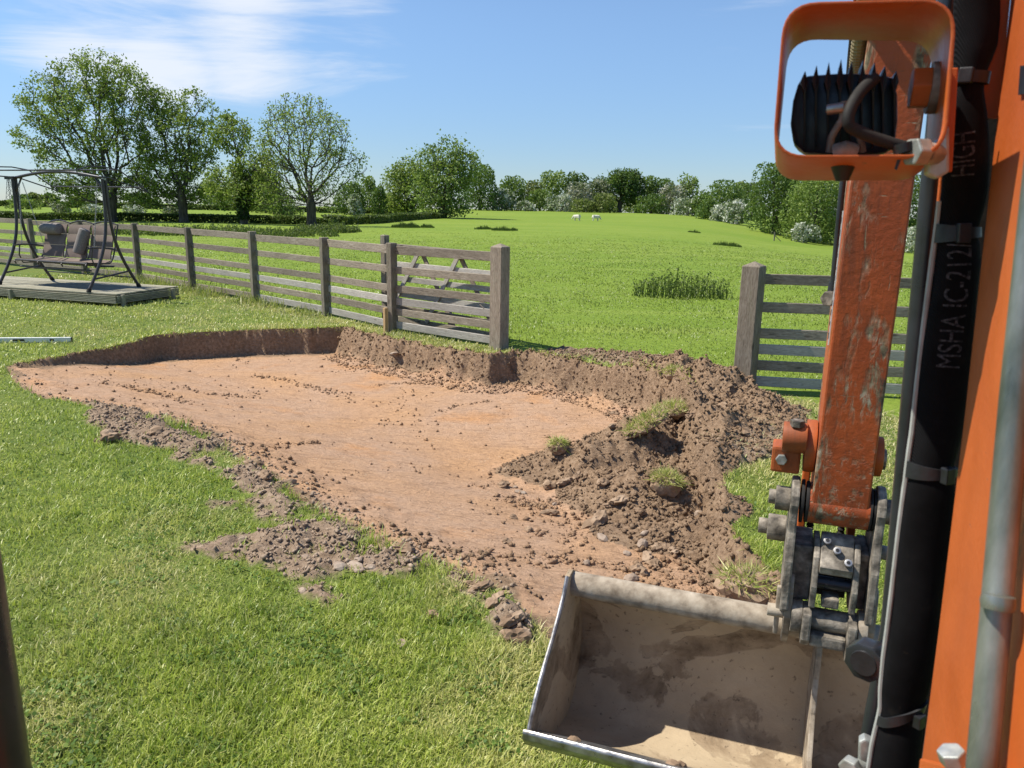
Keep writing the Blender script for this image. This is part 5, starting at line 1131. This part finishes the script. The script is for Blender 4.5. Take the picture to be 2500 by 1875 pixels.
# hydraulic pipe with elbow on the arm's side
pp = MB().tube([pf(2105, 60, 1.72), pf(2058, 440, 1.72), pf(2046, 560, 1.72), pf(2033, 705, 1.72)], .0062, 12).build('hydraulic_pipe', 'black_paint', dip, smooth=True)
MB().tube([pf(2036, 690, 1.72), pf(2032, 712, 1.72)], .010, 14).build('collar', 'black_plastic', pp, smooth=True)
MB().ngon(pf(2032, 728, 1.70), -mf + .5 * -mr, .0165, .022).build('elbow_nut', 'dusty_iron', pp, .002)
MB().tube([pf(2029, 728, 1.70), pf(2020, 731, 1.688)], .011, 16).build('elbow_plug', 'black_paint', pp, smooth=True)
MATS['hose_tan'] = m_simple('spiral_hose_guard', [(.16, .12, .06), (.30, .24, .13)], 20, .6, 0, .2, 60, .3)
MB().tube(bez([pf(2090, 185, 1.68), pf(2092, 120, 1.66), pf(2105, 70, 1.62), pf(2140, -260, 1.5)], 60), [.0125 + (.0012 if i % 2 else 0) for i in range(61)], 12).build('spiral_hose', 'hose_tan', dip)
MB().tube(bez([pf(2075, 200, 1.70), pf(2080, 120, 1.68), pf(2088, 60, 1.64), pf(2125, -260, 1.55)], 12), .008, 10).build('black_hose', 'rubber', dip, smooth=True)

# --- quick hitch
hitch = thing('quick_hitch', '', '', M(.145, 1.66, .88)); hitch.parent = exc
def fz_plate(a0, th, pts, name, mat, parent, bev=.003):
    return MB().prism([M(a0, f_, z) for f_, z in pts], mr * th).build(name, mat, parent, bev)
def arc(cf, cz, r, a0, a1, k=8): return [(cf + r * math.cos(math.radians(a0 + (a1 - a0) * i / k)), cz + r * math.sin(math.radians(a0 + (a1 - a0) * i / k))) for i in range(k + 1)]
sidep = [(1.595, .92), (1.600, 1.03), (1.617, 1.09)] + arc(1.665, 1.148, .050, 200, 20) + [(1.76, 1.06), (1.80, .99), (1.76, .91), (1.66, .885)]
for a in (.048, .213):
    fz_plate(a, .017, sidep, 'side_plate', 'dusty_iron', hitch, .004)
for a0, a1, r_ in ((.018, .048, .026), (.230, .262, .026)):
    MB().cyl(M(a0, 1.665, 1.146), M(a1, 1.665, 1.146), r_, 22).build('pin_collar', 'dusty_iron', hitch, .002, smooth=True)
MB().cyl(M(.004, 1.665, 1.147), M(.03, 1.665, 1.147), .016, 18).build('pin_end', 'dusty_iron', hitch, .002, smooth=True)
for a0, a1 in ((.065, .087), (.199, .214)):                   # black seals between plate and boss
    for k in range(2): MB().cyl(M(a0 + (a1 - a0) * (.15 + .45 * k), 1.665, 1.146), M(a0 + (a1 - a0) * (.45 + .45 * k), 1.665, 1.146), .046 - .002 * k, 26).build('seal_ring', 'rubber', hitch, .001, smooth=True)
MB().cyl(M(.008, 1.77, 1.035), M(.048, 1.77, 1.035), .030, 22).build('link_pin_collar', 'dusty_iron', hitch, .003, smooth=True)
MB().cyl(M(-.012, 1.77, 1.035), M(.012, 1.77, 1.035), .018, 18).build('link_pin', 'dusty_iron', hitch, .002, smooth=True)
MB().cyl(M(.228, 1.75, 1.02), M(.262, 1.75, 1.02), .016, 18).build('link_pin', 'dusty_iron', hitch, .002, smooth=True)
for a in (.104, .182):                                        # inner jaw cheeks
    fz_plate(a, .012, [(1.60, .935), (1.595, .985), (1.612, 1.045), (1.64, 1.075), (1.70, 1.07), (1.72, .96), (1.66, .925)], 'jaw_cheek', 'dusty_iron', hitch, .003)
blk = MB().prism([M(.117, f_, z) for f_, z in ((1.600, 1.030), (1.606, 1.012), (1.68, 1.04), (1.665, 1.085), (1.645, 1.082))], mr * .064).build('latch_block', 'steel_dusty' if 'steel_dusty' in MATS else 'dusty_iron', hitch, .003)
nb_ = np.cross(mr, M(0, 1.645, 1.082) - M(0, 1.600, 1.030)); nb_ = nb_ / np.linalg.norm(nb_); nb_ = nb_ if nb_[2] > 0 else -nb_
for a, q in ((.128, .82), (.148, .55), (.170, .22)):
    c = M(a, 1.600 + .045 * q, 1.030 + .052 * q); b_ = MB().cyl(c - nb_ * .002, c + nb_ * .011, .0078, 16).build('socket_bolt', 'steel', blk, .001, smooth=True)
    MB().ngon(c + nb_ * .0112, nb_, .004, .0006).build('socket', 'black_plastic', b_)
MB().mbox(.065, .104, 1.64, 1.75, .93, 1.055).build('hitch_body', 'dusty_iron', hitch, .004)
MB().mbox(.194, .213, 1.64, 1.75, .93, 1.055).build('hitch_body', 'dusty_iron', hitch, .004)
MB().mbox(.117, .181, 1.70, 1.75, .92, 1.03).build('hitch_back_plate', 'black_paint', hitch, .002)
MB().cyl(M(.116, 1.622, .988), M(.183, 1.622, .988), .0135, 18).build('cross_bar', 'black_paint', hitch, smooth=True)
MB().mbox(.128, .162, 1.600, 1.64, .940, .962).build('latch_tongue', 'dusty_iron', hitch, .004)
hk = MB().prism([M(.094, f_, z) for f_, z in ((1.585, .925), (1.578, .870), (1.592, .852), (1.625, .850), (1.66, .868), (1.665, .915), (1.63, .935))], mr * .018).build('jaw_hook', 'dusty_iron', hitch, .004)
hk = MB().prism([M(.183, f_, z) for f_, z in ((1.580, .915), (1.574, .850), (1.588, .832), (1.625, .832), (1.66, .85), (1.665, .905), (1.63, .928))], mr * .018).build('jaw_hook', 'dusty_iron', hitch, .004)
MB().mbox(.112, .183, 1.590, 1.63, .852, .880).build('jaw_bar', 'dusty', hitch, .006) if 'dusty' in MATS else MB().mbox(.112, .183, 1.590, 1.63, .852, .880).build('jaw_bar', 'dusty_iron', hitch, .006)

# --- grading bucket
def m_bucket(name, dust):
    t = NT(name); v = t.coord('Object')
    n = t.noise(v, 7, 8, .65, .4); c = t.ramp(n, [(.32, (.12, .083, .052)), (.45, (.26, .193, .125)), (.58, (.37, .285, .19)), (.72, (.52, .42, .29))])
    film = t.noise(v, 3.6, 7, .56, .5); c = t.mix(t.rng(film, .485, .515, 0, .7 * dust), c, (.48, .38, .255))
    edge = t.math('SUBTRACT', 1., t.math('ABSOLUTE', t.math('MULTIPLY', t.math('SUBTRACT', film, .50), 40.)))
    c = t.mix(t.math('MULTIPLY', t.rng(edge, .5, 1, 0, .5), t.rng(t.noise(v, 9, 4), .45, .6)), c, (.12, .085, .058))
    sp = t.noise(v, 70, 4, .6); c = t.mix(t.rng(sp, .62, .70, 0, .6), c, (.07, .05, .036))
    return t.done(c, .88, 0, t.bump(t.math('ADD', t.math('MULTIPLY', film, 2.), t.noise(v, 60, 6, .7)), .5, .004), .15)
MATS['bucket'] = m_bucket('muddy_bucket', 1.); MATS['bucket_dusty'] = m_simple('dusty_tube', [(.16, .125, .09), (.32, .265, .20), (.46, .395, .31)], 26, .85, 0, .5, 90, .2)
BL, BR, BC = -.433, .723, .143
bk = thing('bucket', '', '', M(BC, 1.6, .45)); bk.parent = exc
innr = [(1.385, .634), (1.44, .592), (1.51, .545), (1.58, .505), (1.65, .478), (1.71, .474), (1.765, .498), (1.805, .548), (1.822, .615), (1.815, .69), (1.785, .755), (1.735, .805)]
outr = []
for i, (f_, z) in enumerate(innr):
    a = np.array(innr[max(0, i - 1)]); b = np.array(innr[min(len(innr) - 1, i + 1)]); d = (b - a) / np.linalg.norm(b - a); outr.append((f_ + d[1] * .012, z - d[0] * .012))
def sub_prof(p, k=3):
    o_ = []
    for i in range(len(p) - 1):
        for j in range(k): t_ = j / k; o_.append((p[i][0] * (1 - t_) + p[i + 1][0] * t_, p[i][1] * (1 - t_) + p[i + 1][1] * t_))
    return o_ + [p[-1]]
# dented shell: grid with small hammered unevenness
ip = sub_prof(innr, 3); op = sub_prof(outr, 3); na_ = 40; vs = []; fs = []; K = len(ip)
for j in range(na_ + 1):
    a = BL + (BR - BL) * j / na_
    for i, (f_, z) in enumerate(ip):
        q = .004 * float(fbm(np.array([a * 7.]), np.array([i * .35]), 3, 5)[0]) if 2 < i < K - 2 else 0; vs.append(M(a, f_ + q, z + q))
off_ = len(vs)
for j in range(na_ + 1):
    a = BL + (BR - BL) * j / na_
    for f_, z in op: vs.append(M(a, f_, z))
for j in range(na_):
    for i in range(K - 1):
        b_ = j * K + i; fs.append((b_, b_ + 1, b_ + K + 1, b_ + K)); b_ += off_; fs.append((b_, b_ + K, b_ + K + 1, b_ + 1))
for j in range(na_): fs += [(j * K, (j + 1) * K, off_ + (j + 1) * K, off_ + j * K), (j * K + K - 1, off_ + j * K + K - 1, off_ + (j + 1) * K + K - 1, (j + 1) * K + K - 1)]
MB().add(vs, fs).build('shell', 'bucket', bk, smooth=True)
front = [(1.668, .872), (1.640, .835), (1.600, .800), (1.554, .768), (1.505, .740), (1.463, .712), (1.425, .682), (1.395, .648), (1.380, .628)]
sidep = front + [(f_ + .0, z - .0) for f_, z in outr[1:]] + [(1.742, .83), (1.725, .862), (1.70, .875)]
for a in (BL - .012, BR): fz_plate(a, .012, sidep, 'side_plate', 'bucket', bk, .002)
# bright worn rim of the side plates
for a in (BL - .0125, BR - .0005):
    MB().tube([M(a + .0065, f_ - .001, z) for f_, z in sub_prof(front, 3)], .0052, 8).build('worn_rim', 'steel', bk, smooth=True)
tube = MB().cyl(M(BL, 1.705, .836), M(BR, 1.705, .836), .030, 30).build('top_tube', 'bucket_dusty', bk, smooth=True)
edge = MB().prism([M(BL - .014, f_, z) for f_, z in ((1.366, .648), (1.372, .654), (1.47, .585), (1.462, .566), (1.385, .606), (1.366, .632))], mr * (BR - BL + .028)).build('cutting_edge', 'steel', bk, .003, smooth=True)
rib = MB().prism([M(BC - .006, f_, z) for f_, z in [(1.69, .812), (1.68, .78), (1.685, .72), (1.67, .64), (1.62, .56), (1.54, .526)] + [(f_, z - .004) for f_, z in innr[3:]]], mr * .012).build('middle_rib', 'bucket_dusty', bk, .003)
earp = [(1.655, .815), (1.625, .85), (1.605, .90), (1.607, .955)] + arc(1.635, .962, .026, 190, 30) + [(1.69, .93), (1.735, .885), (1.76, .84), (1.74, .80)]
for a in (.058, .222): fz_plate(a, .014, earp, 'ear', 'bucket_dusty', bk, .004)
fz_plate(.040, .010, [(1.645, .835), (1.630, .90), (1.632, .955), (1.655, .95), (1.66, .90), (1.665, .835)], 'ear_doubler', 'bucket_dusty', bk, .003)
MB().cyl(M(.024, 1.64, .895), M(.058, 1.64, .895), .014, 16).build('bucket_pin_end', 'bucket_dusty', bk, .002, smooth=True)
MB().cyl(M(.072, 1.625, .900), M(.222, 1.625, .900), .024, 24).build('bucket_pin', 'dusty_iron', bk, smooth=True)
MB().cyl(M(.072, 1.625, .900), M(.094, 1.625, .900), .036, 24).build('pin_bush', 'dusty_iron', bk, .003, smooth=True)
MB().cyl(M(.203, 1.625, .895), M(.222, 1.625, .895), .038, 24).build('pin_bush', 'bucket_dusty', bk, .003, smooth=True)
for (a, f_, z, r_) in ((BL + .09, 1.405, .625, .016), (BL + .30, 1.41, .62, .018), (BL + .315, 1.43, .612, .012), (.02, 1.5, .565, .02)):
    c = M(a, f_, z); o = lump('mud_lump', tuple(c - wloc(bk)), r_, 'clod', None, None, None, (1, 1, .9), 2, .4); o.parent = bk

# --- boom (rising beside the cab) with its pipe, sleeve and work light
def slab(edge_pts, back, lat0, lat1):                         # side-on profile in (f,z)
    mb = MB(); n = len(edge_pts); vs = []
    for a in (lat0, lat1):
        for (f_, z), bk_ in zip(edge_pts, back): vs += [M(a, f_, z), M(a, f_ - bk_, z)]
    fs = []; o_ = 2 * n
    for i in range(n - 1):
        b_ = 2 * i; fs += [(b_, b_ + 1, b_ + 3, b_ + 2), (o_ + b_, o_ + b_ + 2, o_ + b_ + 3, o_ + b_ + 1), (b_, b_ + 2, o_ + b_ + 2, o_ + b_), (b_ + 1, o_ + b_ + 1, o_ + b_ + 3, b_ + 3)]
    fs += [(0, o_, o_ + 1, 1), (2 * n - 2, 2 * n - 1, o_ + 2 * n - 1, o_ + 2 * n - 2)]
    return mb.add(vs, fs)
be = [(.60, .80), (.655, 1.20), (.678, 1.404), (.704, 1.587), (.737, 1.757), (.767, 1.917), (.86, 2.30)]
boom = slab(be, [.20, .23, .25, .25, .25, .25, .26], .147, .30).build('boom', 'orange', exc, .005, seg=3, smooth=True)
MB().add([M(a, f_, z) for a in (.08, .24) for f_, z in ((.60, 2.30), (.86, 2.28), (1.62, 2.78), (1.9, 2.78), (1.9, 2.55), (1.62, 2.62))][:0] or [], []) 
slab([(.86, 2.30), (1.0, 2.50), (1.30, 2.66), (1.92, 2.74)], [.26, .36, .55, .95], .085, .26).build('boom_bend', 'orange', boom, .004)
pipe_pts = [pl(2500 + 36, 420, .137), pl(2477, 980, .135), pl(2440, 1400, .135), pl(2428, 1539, .135), pl(2397, 1875, .135), pl(2380, 2080, .135)]
stp = MB().tube([M(.135, .60, 2.02)] + pipe_pts, .0085, 16).build('steel_pipe', 'pipe', boom, smooth=True)
pc_ = pl(2436, 1470, .133); pdv = (pl(2428, 1539, .135) - pl(2440, 1400, .135)); pdv /= np.linalg.norm(pdv)
MB().tube([pc_ - pdv * .004, pc_, pc_ + pdv * .004], [.0087, .0094, .0087], 16).build('pipe_weld', 'pipe', stp, smooth=True)
# shade-dark flange plate behind the sleeve, clamp plates and bolts
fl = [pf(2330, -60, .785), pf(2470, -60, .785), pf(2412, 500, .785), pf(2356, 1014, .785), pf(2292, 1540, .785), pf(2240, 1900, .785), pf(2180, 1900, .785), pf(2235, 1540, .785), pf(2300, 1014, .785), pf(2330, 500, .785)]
MB().prism(fl, -mf * .004 + mr * .0).build('shade_dark_flange', 'rubber', boom)  # dark colour instead of orange paints in the shade behind the sleeve
MB().prism([pf(2372, -60, .768), pf(2470, -60, .768), pf(2436, 290, .768), pf(2392, 290, .768)], -mf * .003).build('bracket_plate', 'orange', boom)
MB().prism([pf(2390, 292, .776), pf(2432, 292, .776), pf(2420, 480, .776), pf(2400, 480, .776)], -mf * .003).build('gap_shade_sheet', 'rubber', boom)  # added dark sheet, stands in for the shade in the gap above the flange
lo = MB().prism([pl(2245, 1850, .132), pl(2420, 1895, .132), pl(2420, 2000, .132), pl(2230, 2000, .132)], mr * .014).build('clamp_plate', 'orange', boom, .002)
MB().ngon(pl(2330, 1862, .128), np.array([0, 0, 1.]) + .4 * -mr, .0085, .009).build('clamp_bolt', 'zinc', lo, .0012)
MB().prism([pl(2498, 160, .1465), pl(2530, 160, .1465), pl(2530, 225, .1465), pl(2493, 232, .1465)], -mr * .002).build('label_plate', 'black_plastic', boom)
# guard bar
bar_px = [(2320, -80), (2293, 250), (2268, 500), (2216, 1059), (2172, 1539), (2122, 1800), (2100, 1960)]
bar = MB().tube([pf(x_, y_, .80) for x_, y_ in bar_px], .0088, 18).build('guard_bar', 'black_paint', boom, smooth=True)
strip = MB().tube([pf(x_ + 24, y_, .79) for x_, y_ in bar_px], .0022, 8).build('orange_edge_strip', 'orange', boom, smooth=True)
kn = MB(); kc = pf(2128, 1600, .775); kn.ngon(kc, -mf * .9 - mr * .45, .0205, .02, 8, .4)
knob = kn.build('plug', 'black_paint', boom, .003, smooth=True)
nk = (-mf * .9 - mr * .45); nk /= np.linalg.norm(nk)
MB().tube([kc + nk * .019, kc + nk * .0215], [.0135, .0125], 20).build('plug_face', 'black_plastic', knob, smooth=True)
MB().cyl(pf(2150, 1600, .795), kc - nk * .0, .014, 16).build('plug_neck', 'black_paint', knob, smooth=True)
brk = MB().prism([pf(2098, 1812, .76), pf(2112, 1805, .76), pf(2138, 1818, .76), pf(2128, 1930, .76), pf(2094, 1930, .76)], mf * .012).build('silver_bracket', 'zinc', boom, .002)
MB().ngon(pf(2082, 1866, .757), -mf - mr * .5, .0105, .012).build('bolt', 'zinc', brk, .0015); MB().cyl(pf(2082, 1866, .757), pf(2112, 1870, .762), .006, 12).build('bolt_shank', 'zinc', brk, smooth=True)

# woven sleeve over the hoses, pinched by cable ties
def m_sleeve():
    t = NT('woven_sleeve'); v = t.coord('Object', (1, 1, 1), (.5, .35, .2))
    wv = t.n('ShaderNodeTexWave', {'Vector': v, 'Scale': 260., 'Distortion': .6, 'Detail': 1.}).outputs['Fac']
    n = t.noise(t.coord('Object'), 30, 7, .7); c = t.ramp(n, [(.35, (.004, .004, .0045)), (.6, (.007, .007, .008)), (.78, (.018, .016, .013))])
    c = t.mix(t.rng(t.noise(t.coord('Object'), 90, 5, .7), .68, .76, 0, .35), c, (.11, .09, .05))
    return t.done(c, .85, 0, t.bump(wv, .5, .001), .12)
MATS['sleeve'] = m_sleeve()
sk_ = [(-120, 2390, 46), (-60, 2388, 47), (0, 2384, 47), (60, 2385, 47), (110, 2383, 46), (150, 2374, 41), (190, 2367, 34), (225, 2360, 40), (270, 2357, 47), (339, 2358, 49), (410, 2357, 49), (475, 2353, 48), (530, 2343, 45), (568, 2335, 42), (605, 2337, 49), (650, 2336, 53), (800, 2318, 54), (930, 2303, 54), (1059, 2289, 54), (1110, 2279, 52), (1146, 2271, 49), (1190, 2272, 55), (1300, 2259, 56), (1420, 2246, 57), (1522, 2234, 57), (1620, 2219, 55), (1690, 2206, 49), (1735, 2199, 43), (1775, 2198, 50), (1830, 2190, 54), (1960, 2172, 55)]
sF = .752
spts = np.array([pf(x_, y_, sF) for y_, x_, _ in sk_]); srad = np.array([hw_ * proj(pf(x_, y_, sF))[2] / F for y_, x_, hw_ in sk_])
cum = np.concatenate([[0], np.cumsum(np.linalg.norm(np.diff(spts, axis=0), axis=1))])
ss = np.linspace(0, cum[-1], 90); sp_ = np.stack([np.interp(ss, cum, spts[:, k]) for k in range(3)], 1); sr_ = np.interp(ss, cum, srad)
def sframe(s):
    p = np.array([np.interp(s, cum, spts[:, k]) for k in range(3)]); q = np.array([np.interp(s + .004, cum, spts[:, k]) for k in range(3)]); q0 = np.array([np.interp(s - .004, cum, spts[:, k]) for k in range(3)])
    t_ = q - q0; t_ /= np.linalg.norm(t_); e1 = -mf - t_ * (-mf @ t_); e1 /= np.linalg.norm(e1); e2_ = np.cross(t_, e1); return p, t_, e1, e2_, float(np.interp(s, cum, srad))
def spoint(s, th, dr=0.):                                      # th = 0 faces the cab; flattened section
    p, t_, e1, e2_, r_ = sframe(s); return p + e1 * math.cos(th) * (r_ * .72 + dr) + e2_ * math.sin(th) * (r_ + dr)
SG = 26; vs = [spoint(s, 2 * math.pi * k / SG, .0010 * math.sin(s * 40 + 3 * math.cos(2 * math.pi * k / SG))) for s in ss for k in range(SG)]
fs = [(i * SG + k, i * SG + (k + 1) % SG, (i + 1) * SG + (k + 1) % SG, (i + 1) * SG + k) for i in range(len(ss) - 1) for k in range(SG)]
slv = MB().add(vs, fs).build('hose_sleeve', 'sleeve', exc, smooth=True)
def s_at(y): return float(np.interp(y, [q[0] for q in sk_], cum))
s_side = 1 if (spoint(.3, math.pi / 2) - spoint(.3, -math.pi / 2)) @ mr < 0 else -1   # sign that points left
MB().tube([spoint(s, s_side * math.pi * .47, .0012) for s in ss[22:]], .0024, 8).build('piping', 'piping' if 'piping' in MATS else 'alu', slv, smooth=True)
for y_, wd2, hd in ((190, .009, -.3), (568, .012, .15), (1146, .011, .55), (1735, .010, .75)):
    s0 = s_at(y_); ring = []; kk = 30
    for dsv in (-wd2 / 2, wd2 / 2):
        for dr in (.0, .0022):
            ring += [spoint(s0 + dsv + (0.012 * math.sin(2 * math.pi * k / kk) if y_ > 1700 else 0), 2 * math.pi * k / kk, dr + .0004) * 1.0 for k in range(kk)]
    f2 = []
    for k in range(kk):
        k2 = (k + 1) % kk; f2 += [(kk + k, kk + k2, 3 * kk + k2, 3 * kk + k), (k, kk + k, kk + k2, k2)[::-1], (2 * kk + k, 3 * kk + k, 3 * kk + k2, 2 * kk + k2), (k, 2 * kk + k, 2 * kk + k2, k2)]
    tie = MB().add(ring, f2).build('cable_tie', 'black_plastic', slv, smooth=True)
    p, t_, e1, e2_, r_ = sframe(s0); c = spoint(s0, -s_side * hd * 1.0, .004)
    n_ = c - p; n_ /= np.linalg.norm(n_)
    MB().box(c, t_, np.cross(n_, t_), n_, wd2 * 1.35, .010, .008).build('tie_head', 'black_plastic', tie, .0012)
def sleeve_text(txt, y_bottom, y_top, th0, hgt):
    cu = bpy.data.curves.new('lettering', 'FONT'); cu.body = txt; cu.size = 1.; to = bpy.data.objects.new('lettering_tmp', cu); COL.objects.link(to)
    dg = bpy.context.evaluated_depsgraph_get(); dg.update(); me0 = bpy.data.meshes.new_from_object(to.evaluated_get(dg)); bpy.data.objects.remove(to)
    bm = bmesh.new(); bm.from_mesh(me0); bmesh.ops.subdivide_edges(bm, edges=[e for e in bm.edges if e.calc_length() > .25], cuts=2)
    xs_ = [v.co.x for v in bm.verts]; ys_ = [v.co.y for v in bm.verts]; x0, x1 = min(xs_), max(xs_); y0, y1 = min(ys_), max(ys_)
    sb, st_ = s_at(y_bottom), s_at(y_top); base = wloc(slv)
    for v in bm.verts:
        s = sb + (st_ - sb) * (v.co.x - x0) / (x1 - x0); r_ = sframe(s)[4]; th = th0 + s_side * (.5 - (v.co.y - y0) / (y1 - y0)) * -1 * hgt / r_
        v.co = Vector(spoint(s, th, .0011) - base)
    me = bpy.data.meshes.new('lettering'); bm.to_mesh(me); bm.free(); me.materials.append(MATS['ink']); o = bpy.data.objects.new('lettering', me); COL.objects.link(o); o.parent = slv
def m_ink():
    t = NT('faded_ink'); n = t.noise(t.coord('Object'), 400, 3, .6); return t.done(t.ramp(n, [(.38, (.016, .016, .017)), (.66, (.10, .10, .105))]), .8, 0, None, .2)
MATS['ink'] = m_ink()
sleeve_text('MSHA IC-212/', 890, 590, 0.02 * s_side, .018)
sleeve_text('HIGH', 430, 325, 0.25 * s_side, .017)

# work light inside its guard
wl = thing('work_light', '', '', pf(2060, 440, .70)); wl.parent = exc
near = [(1914, 6), (2339, -6), (2309, 384), (1884, 386)]; far = [(1921, 90), (2286, 94), (2262, 441), (1886, 441)]
def rrect(cs, f_, rad_, inset, k=7):
    P_ = [pf(x_, y_, f_) for x_, y_ in cs]; ctr = sum(P_) / 4; out_ = []
    for i in range(4):
        c = P_[i]; a = P_[i - 1] - c; b = P_[(i + 1) % 4] - c; a /= np.linalg.norm(a); b /= np.linalg.norm(b); c = c + (a + b) * inset; p0 = c + a * rad_; p1 = c + b * rad_
        for j in range(k + 1):
            t_ = j / k; out_.append(p0 * (1 - t_) ** 2 + c * 2 * t_ * (1 - t_) + p1 * t_ ** 2)
    return out_
no = rrect(near, .645, .024, 0); fo = rrect(far, .735, .024, 0); ni = rrect(near, .645, .0225, .0022); fi = rrect(far, .735, .0225, .0022); n = len(no)
fs = []
for i in range(n):
    j = (i + 1) % n; fs += [(i, j, n + j, n + i), (2 * n + i, 3 * n + i, 3 * n + j, 2 * n + j), (i, 2 * n + i, 2 * n + j, j), (n + i, n + j, 3 * n + j, 3 * n + i)]
grd = MB().add(no + fo + ni + fi, fs).build('light_guard', 'orange', wl, .0008, smooth=True, angle=math.radians(50))
# lamp body
lf = .695
bo = [(1962, 184), (2040, 178), (2110, 178), (2182, 186), (2192, 230), (2193, 290), (2186, 350), (2165, 374), (2060, 380), (1962, 374), (1938, 352), (1930, 300), (1936, 245), (1948, 205)]
MATS['lamp'] = m_simple('black_cast_lamp', [(.006, .006, .008), (.013, .014, .018)], 25, .42, .0, .15, 150, .4)
lampb = MB().prism([pf(x_, y_, lf) for x_, y_ in bo], mf * .032).build('lamp_body', 'lamp', wl, .006, smooth=True)
for x_, yt in zip((1963, 1991, 2021, 2051, 2077, 2105, 2133, 2158, 2186), (176, 162, 154, 147, 151, 149, 154, 163, 176)):
    cxm = 2062 + (x_ - 2062) * .985; yb = 360
    MB().prism([pf(x_ + 3, yt - 4, lf - .014), pf(x_ + 9, 198, lf - .016), pf(cxm + 2.5, 225, lf - .014), pf(cxm + 2, yb, lf - .006), pf(cxm - 2, yb, lf - .006), pf(cxm - 2.5, 225, lf - .014), pf(x_ - 9, 198, lf - .016)], mf * .045).build('cooling_fin', 'lamp', lampb, .0008)
arm_ = MB().tube([pf(2060, 248, .668), pf(2056, 290, .668), pf(2030, 335, .668), pf(2024, 372, .67)], .0028, 10).build('bracket', 'dusty_iron', wl, smooth=True)
MB().tube([pf(2060, 248, .668), pf(2066, 290, .668), pf(2100, 335, .668), pf(2106, 372, .67)], .0028, 10).build('bracket', 'dusty_iron', wl, smooth=True)
MB().cyl(pf(2018, 268, .668), pf(2062, 262, .666), .004, 12).build('bracket_bolt', 'zinc', arm_, .001, smooth=True)
MB().tube([pf(2040, 372, .668), pf(2064, 364, .665), pf(2085, 372, .668)], .0065, 10).build('mount_nut', 'dusty_iron', wl, smooth=True)
MB().tube([pf(2060, 392, .68), pf(2058, 408, .68), pf(2056, 442, .68)], [.0095, .0090, .0050], 14).build('mount_stud', 'black_plastic', wl, smooth=True)
MB().tube(bez([pf(2136, 192, .662), pf(2095, 215, .645), pf(2045, 300, .64), pf(2085, 315, .645)], 16) + bez([pf(2090, 318, .645), pf(2150, 345, .65), pf(2200, 358, .655), pf(2262, 372, .66)], 14)[1:], .0044, 14).build('cable', 'rubber', wl, smooth=True)
ct = MB().tube([pf(2203, 350, .652), pf(2207, 372, .652)], .0072, 14).build('cable_tie', 'black_plastic', wl, smooth=True)
MB().prism([pf(2196, 375, .652), pf(2204, 378, .652), pf(2190, 415, .652), pf(2184, 412, .652)], mf * .003).build('tie_tail', 'black_plastic', ct)
bp = MB().prism([pf(2283, 350, .665), pf(2318, 305, .665), pf(2318, 420, .665), pf(2290, 437, .665), pf(2264, 425, .665), pf(2266, 360, .665)], mf * .02).build('fixing_plate', 'zinc', wl, .002)
MB().ngon(pf(2256, 372, .655), -mr * .8 - mf * .6, .0105, .012).build('fixing_bolt', 'zinc', bp, .0015)
MB().cyl(pf(2256, 372, .655), pf(2290, 378, .672), .008, 12).build('bolt_shank', 'zinc', bp, smooth=True)
rb_ = MB().ngon(pf(2272, 215, .70), -mr, .016, .014).build('rusty_bolt', 'orange_dirty', wl, .0015); MB().cyl(pf(2268, 215, .70), pf(2295, 215, .70), .019, 18).build('washer', 'dusty_iron', rb_, smooth=True)
MB().prism([pf(2318, 165, .712), pf(2340, 165, .712), pf(2325, 420, .712), pf(2305, 420, .712)], mf * .004).build('mount_plate', 'orange_dirty', wl, .001)

# --- carrier: tracks, house and roll-over frame (mostly below and behind the view)
for s in (-1, 1):
    a0 = s * .55 + .05; mb = MB(); trk = [(f_, z) for f_, z in arc(-1.0, .22, .22, 90, 270, 10)] + [(f_, z) for f_, z in arc(.38, .22, .22, -90, 90, 10)]
    tr_ = MB().prism([M(a0 - .125, f_, z) for f_, z in trk], mr * .25).build('track', 'rubber', exc, .01)
    for k in range(22): MB().mbox(a0 - .128, a0 + .128, -1.05 + k * .068, -1.02 + k * .068, -.0, .02).build('tread', 'rubber', tr_) if k % 2 == 0 else None
MB().mbox(-.36, .46, -.75, .15, .30, .52).build('chassis', 'dusty_iron', exc, .02)
MB().mbox(-.62, .72, -1.25, .18, .52, .86).build('house', 'orange', exc, .05)
MB().mbox(-.45, .10, -1.15, -.55, .86, 1.35).build('engine_cover', 'orange', exc, .06)
MB().mbox(.05, .40, .15, .62, .52, .86).build('swing_post', 'orange_dirty', exc, .03)
fr = MB()
pil = pl(28, 1700, -.33); pL, pFw = float(pil @ mr), float(pil @ mf)
px0 = at(30, 1700, .52); e_r = np.array([1., 0, 0])
pp0 = np.array([px0[0] - .030, px0[1], .86]); MB().tube([pp0 + [0, 0, -.3], pp0 + [0, 0, .05], pp0 + [0, 0, 1.5]], .030, 16).build('cab_pillar', 'black_paint', exc, smooth=True)
pb0 = pp0 - mf * 1.35; MB().tube([pb0 + [0, 0, -.3], pb0 + [0, 0, 1.5]], .030, 16).build('cab_pillar', 'black_paint', exc, smooth=True)
MB().tube([pp0 + [0, 0, 1.49], pb0 + [0, 0, 1.49]], .030, 16).build('cab_top_rail', 'black_paint', exc, smooth=True)
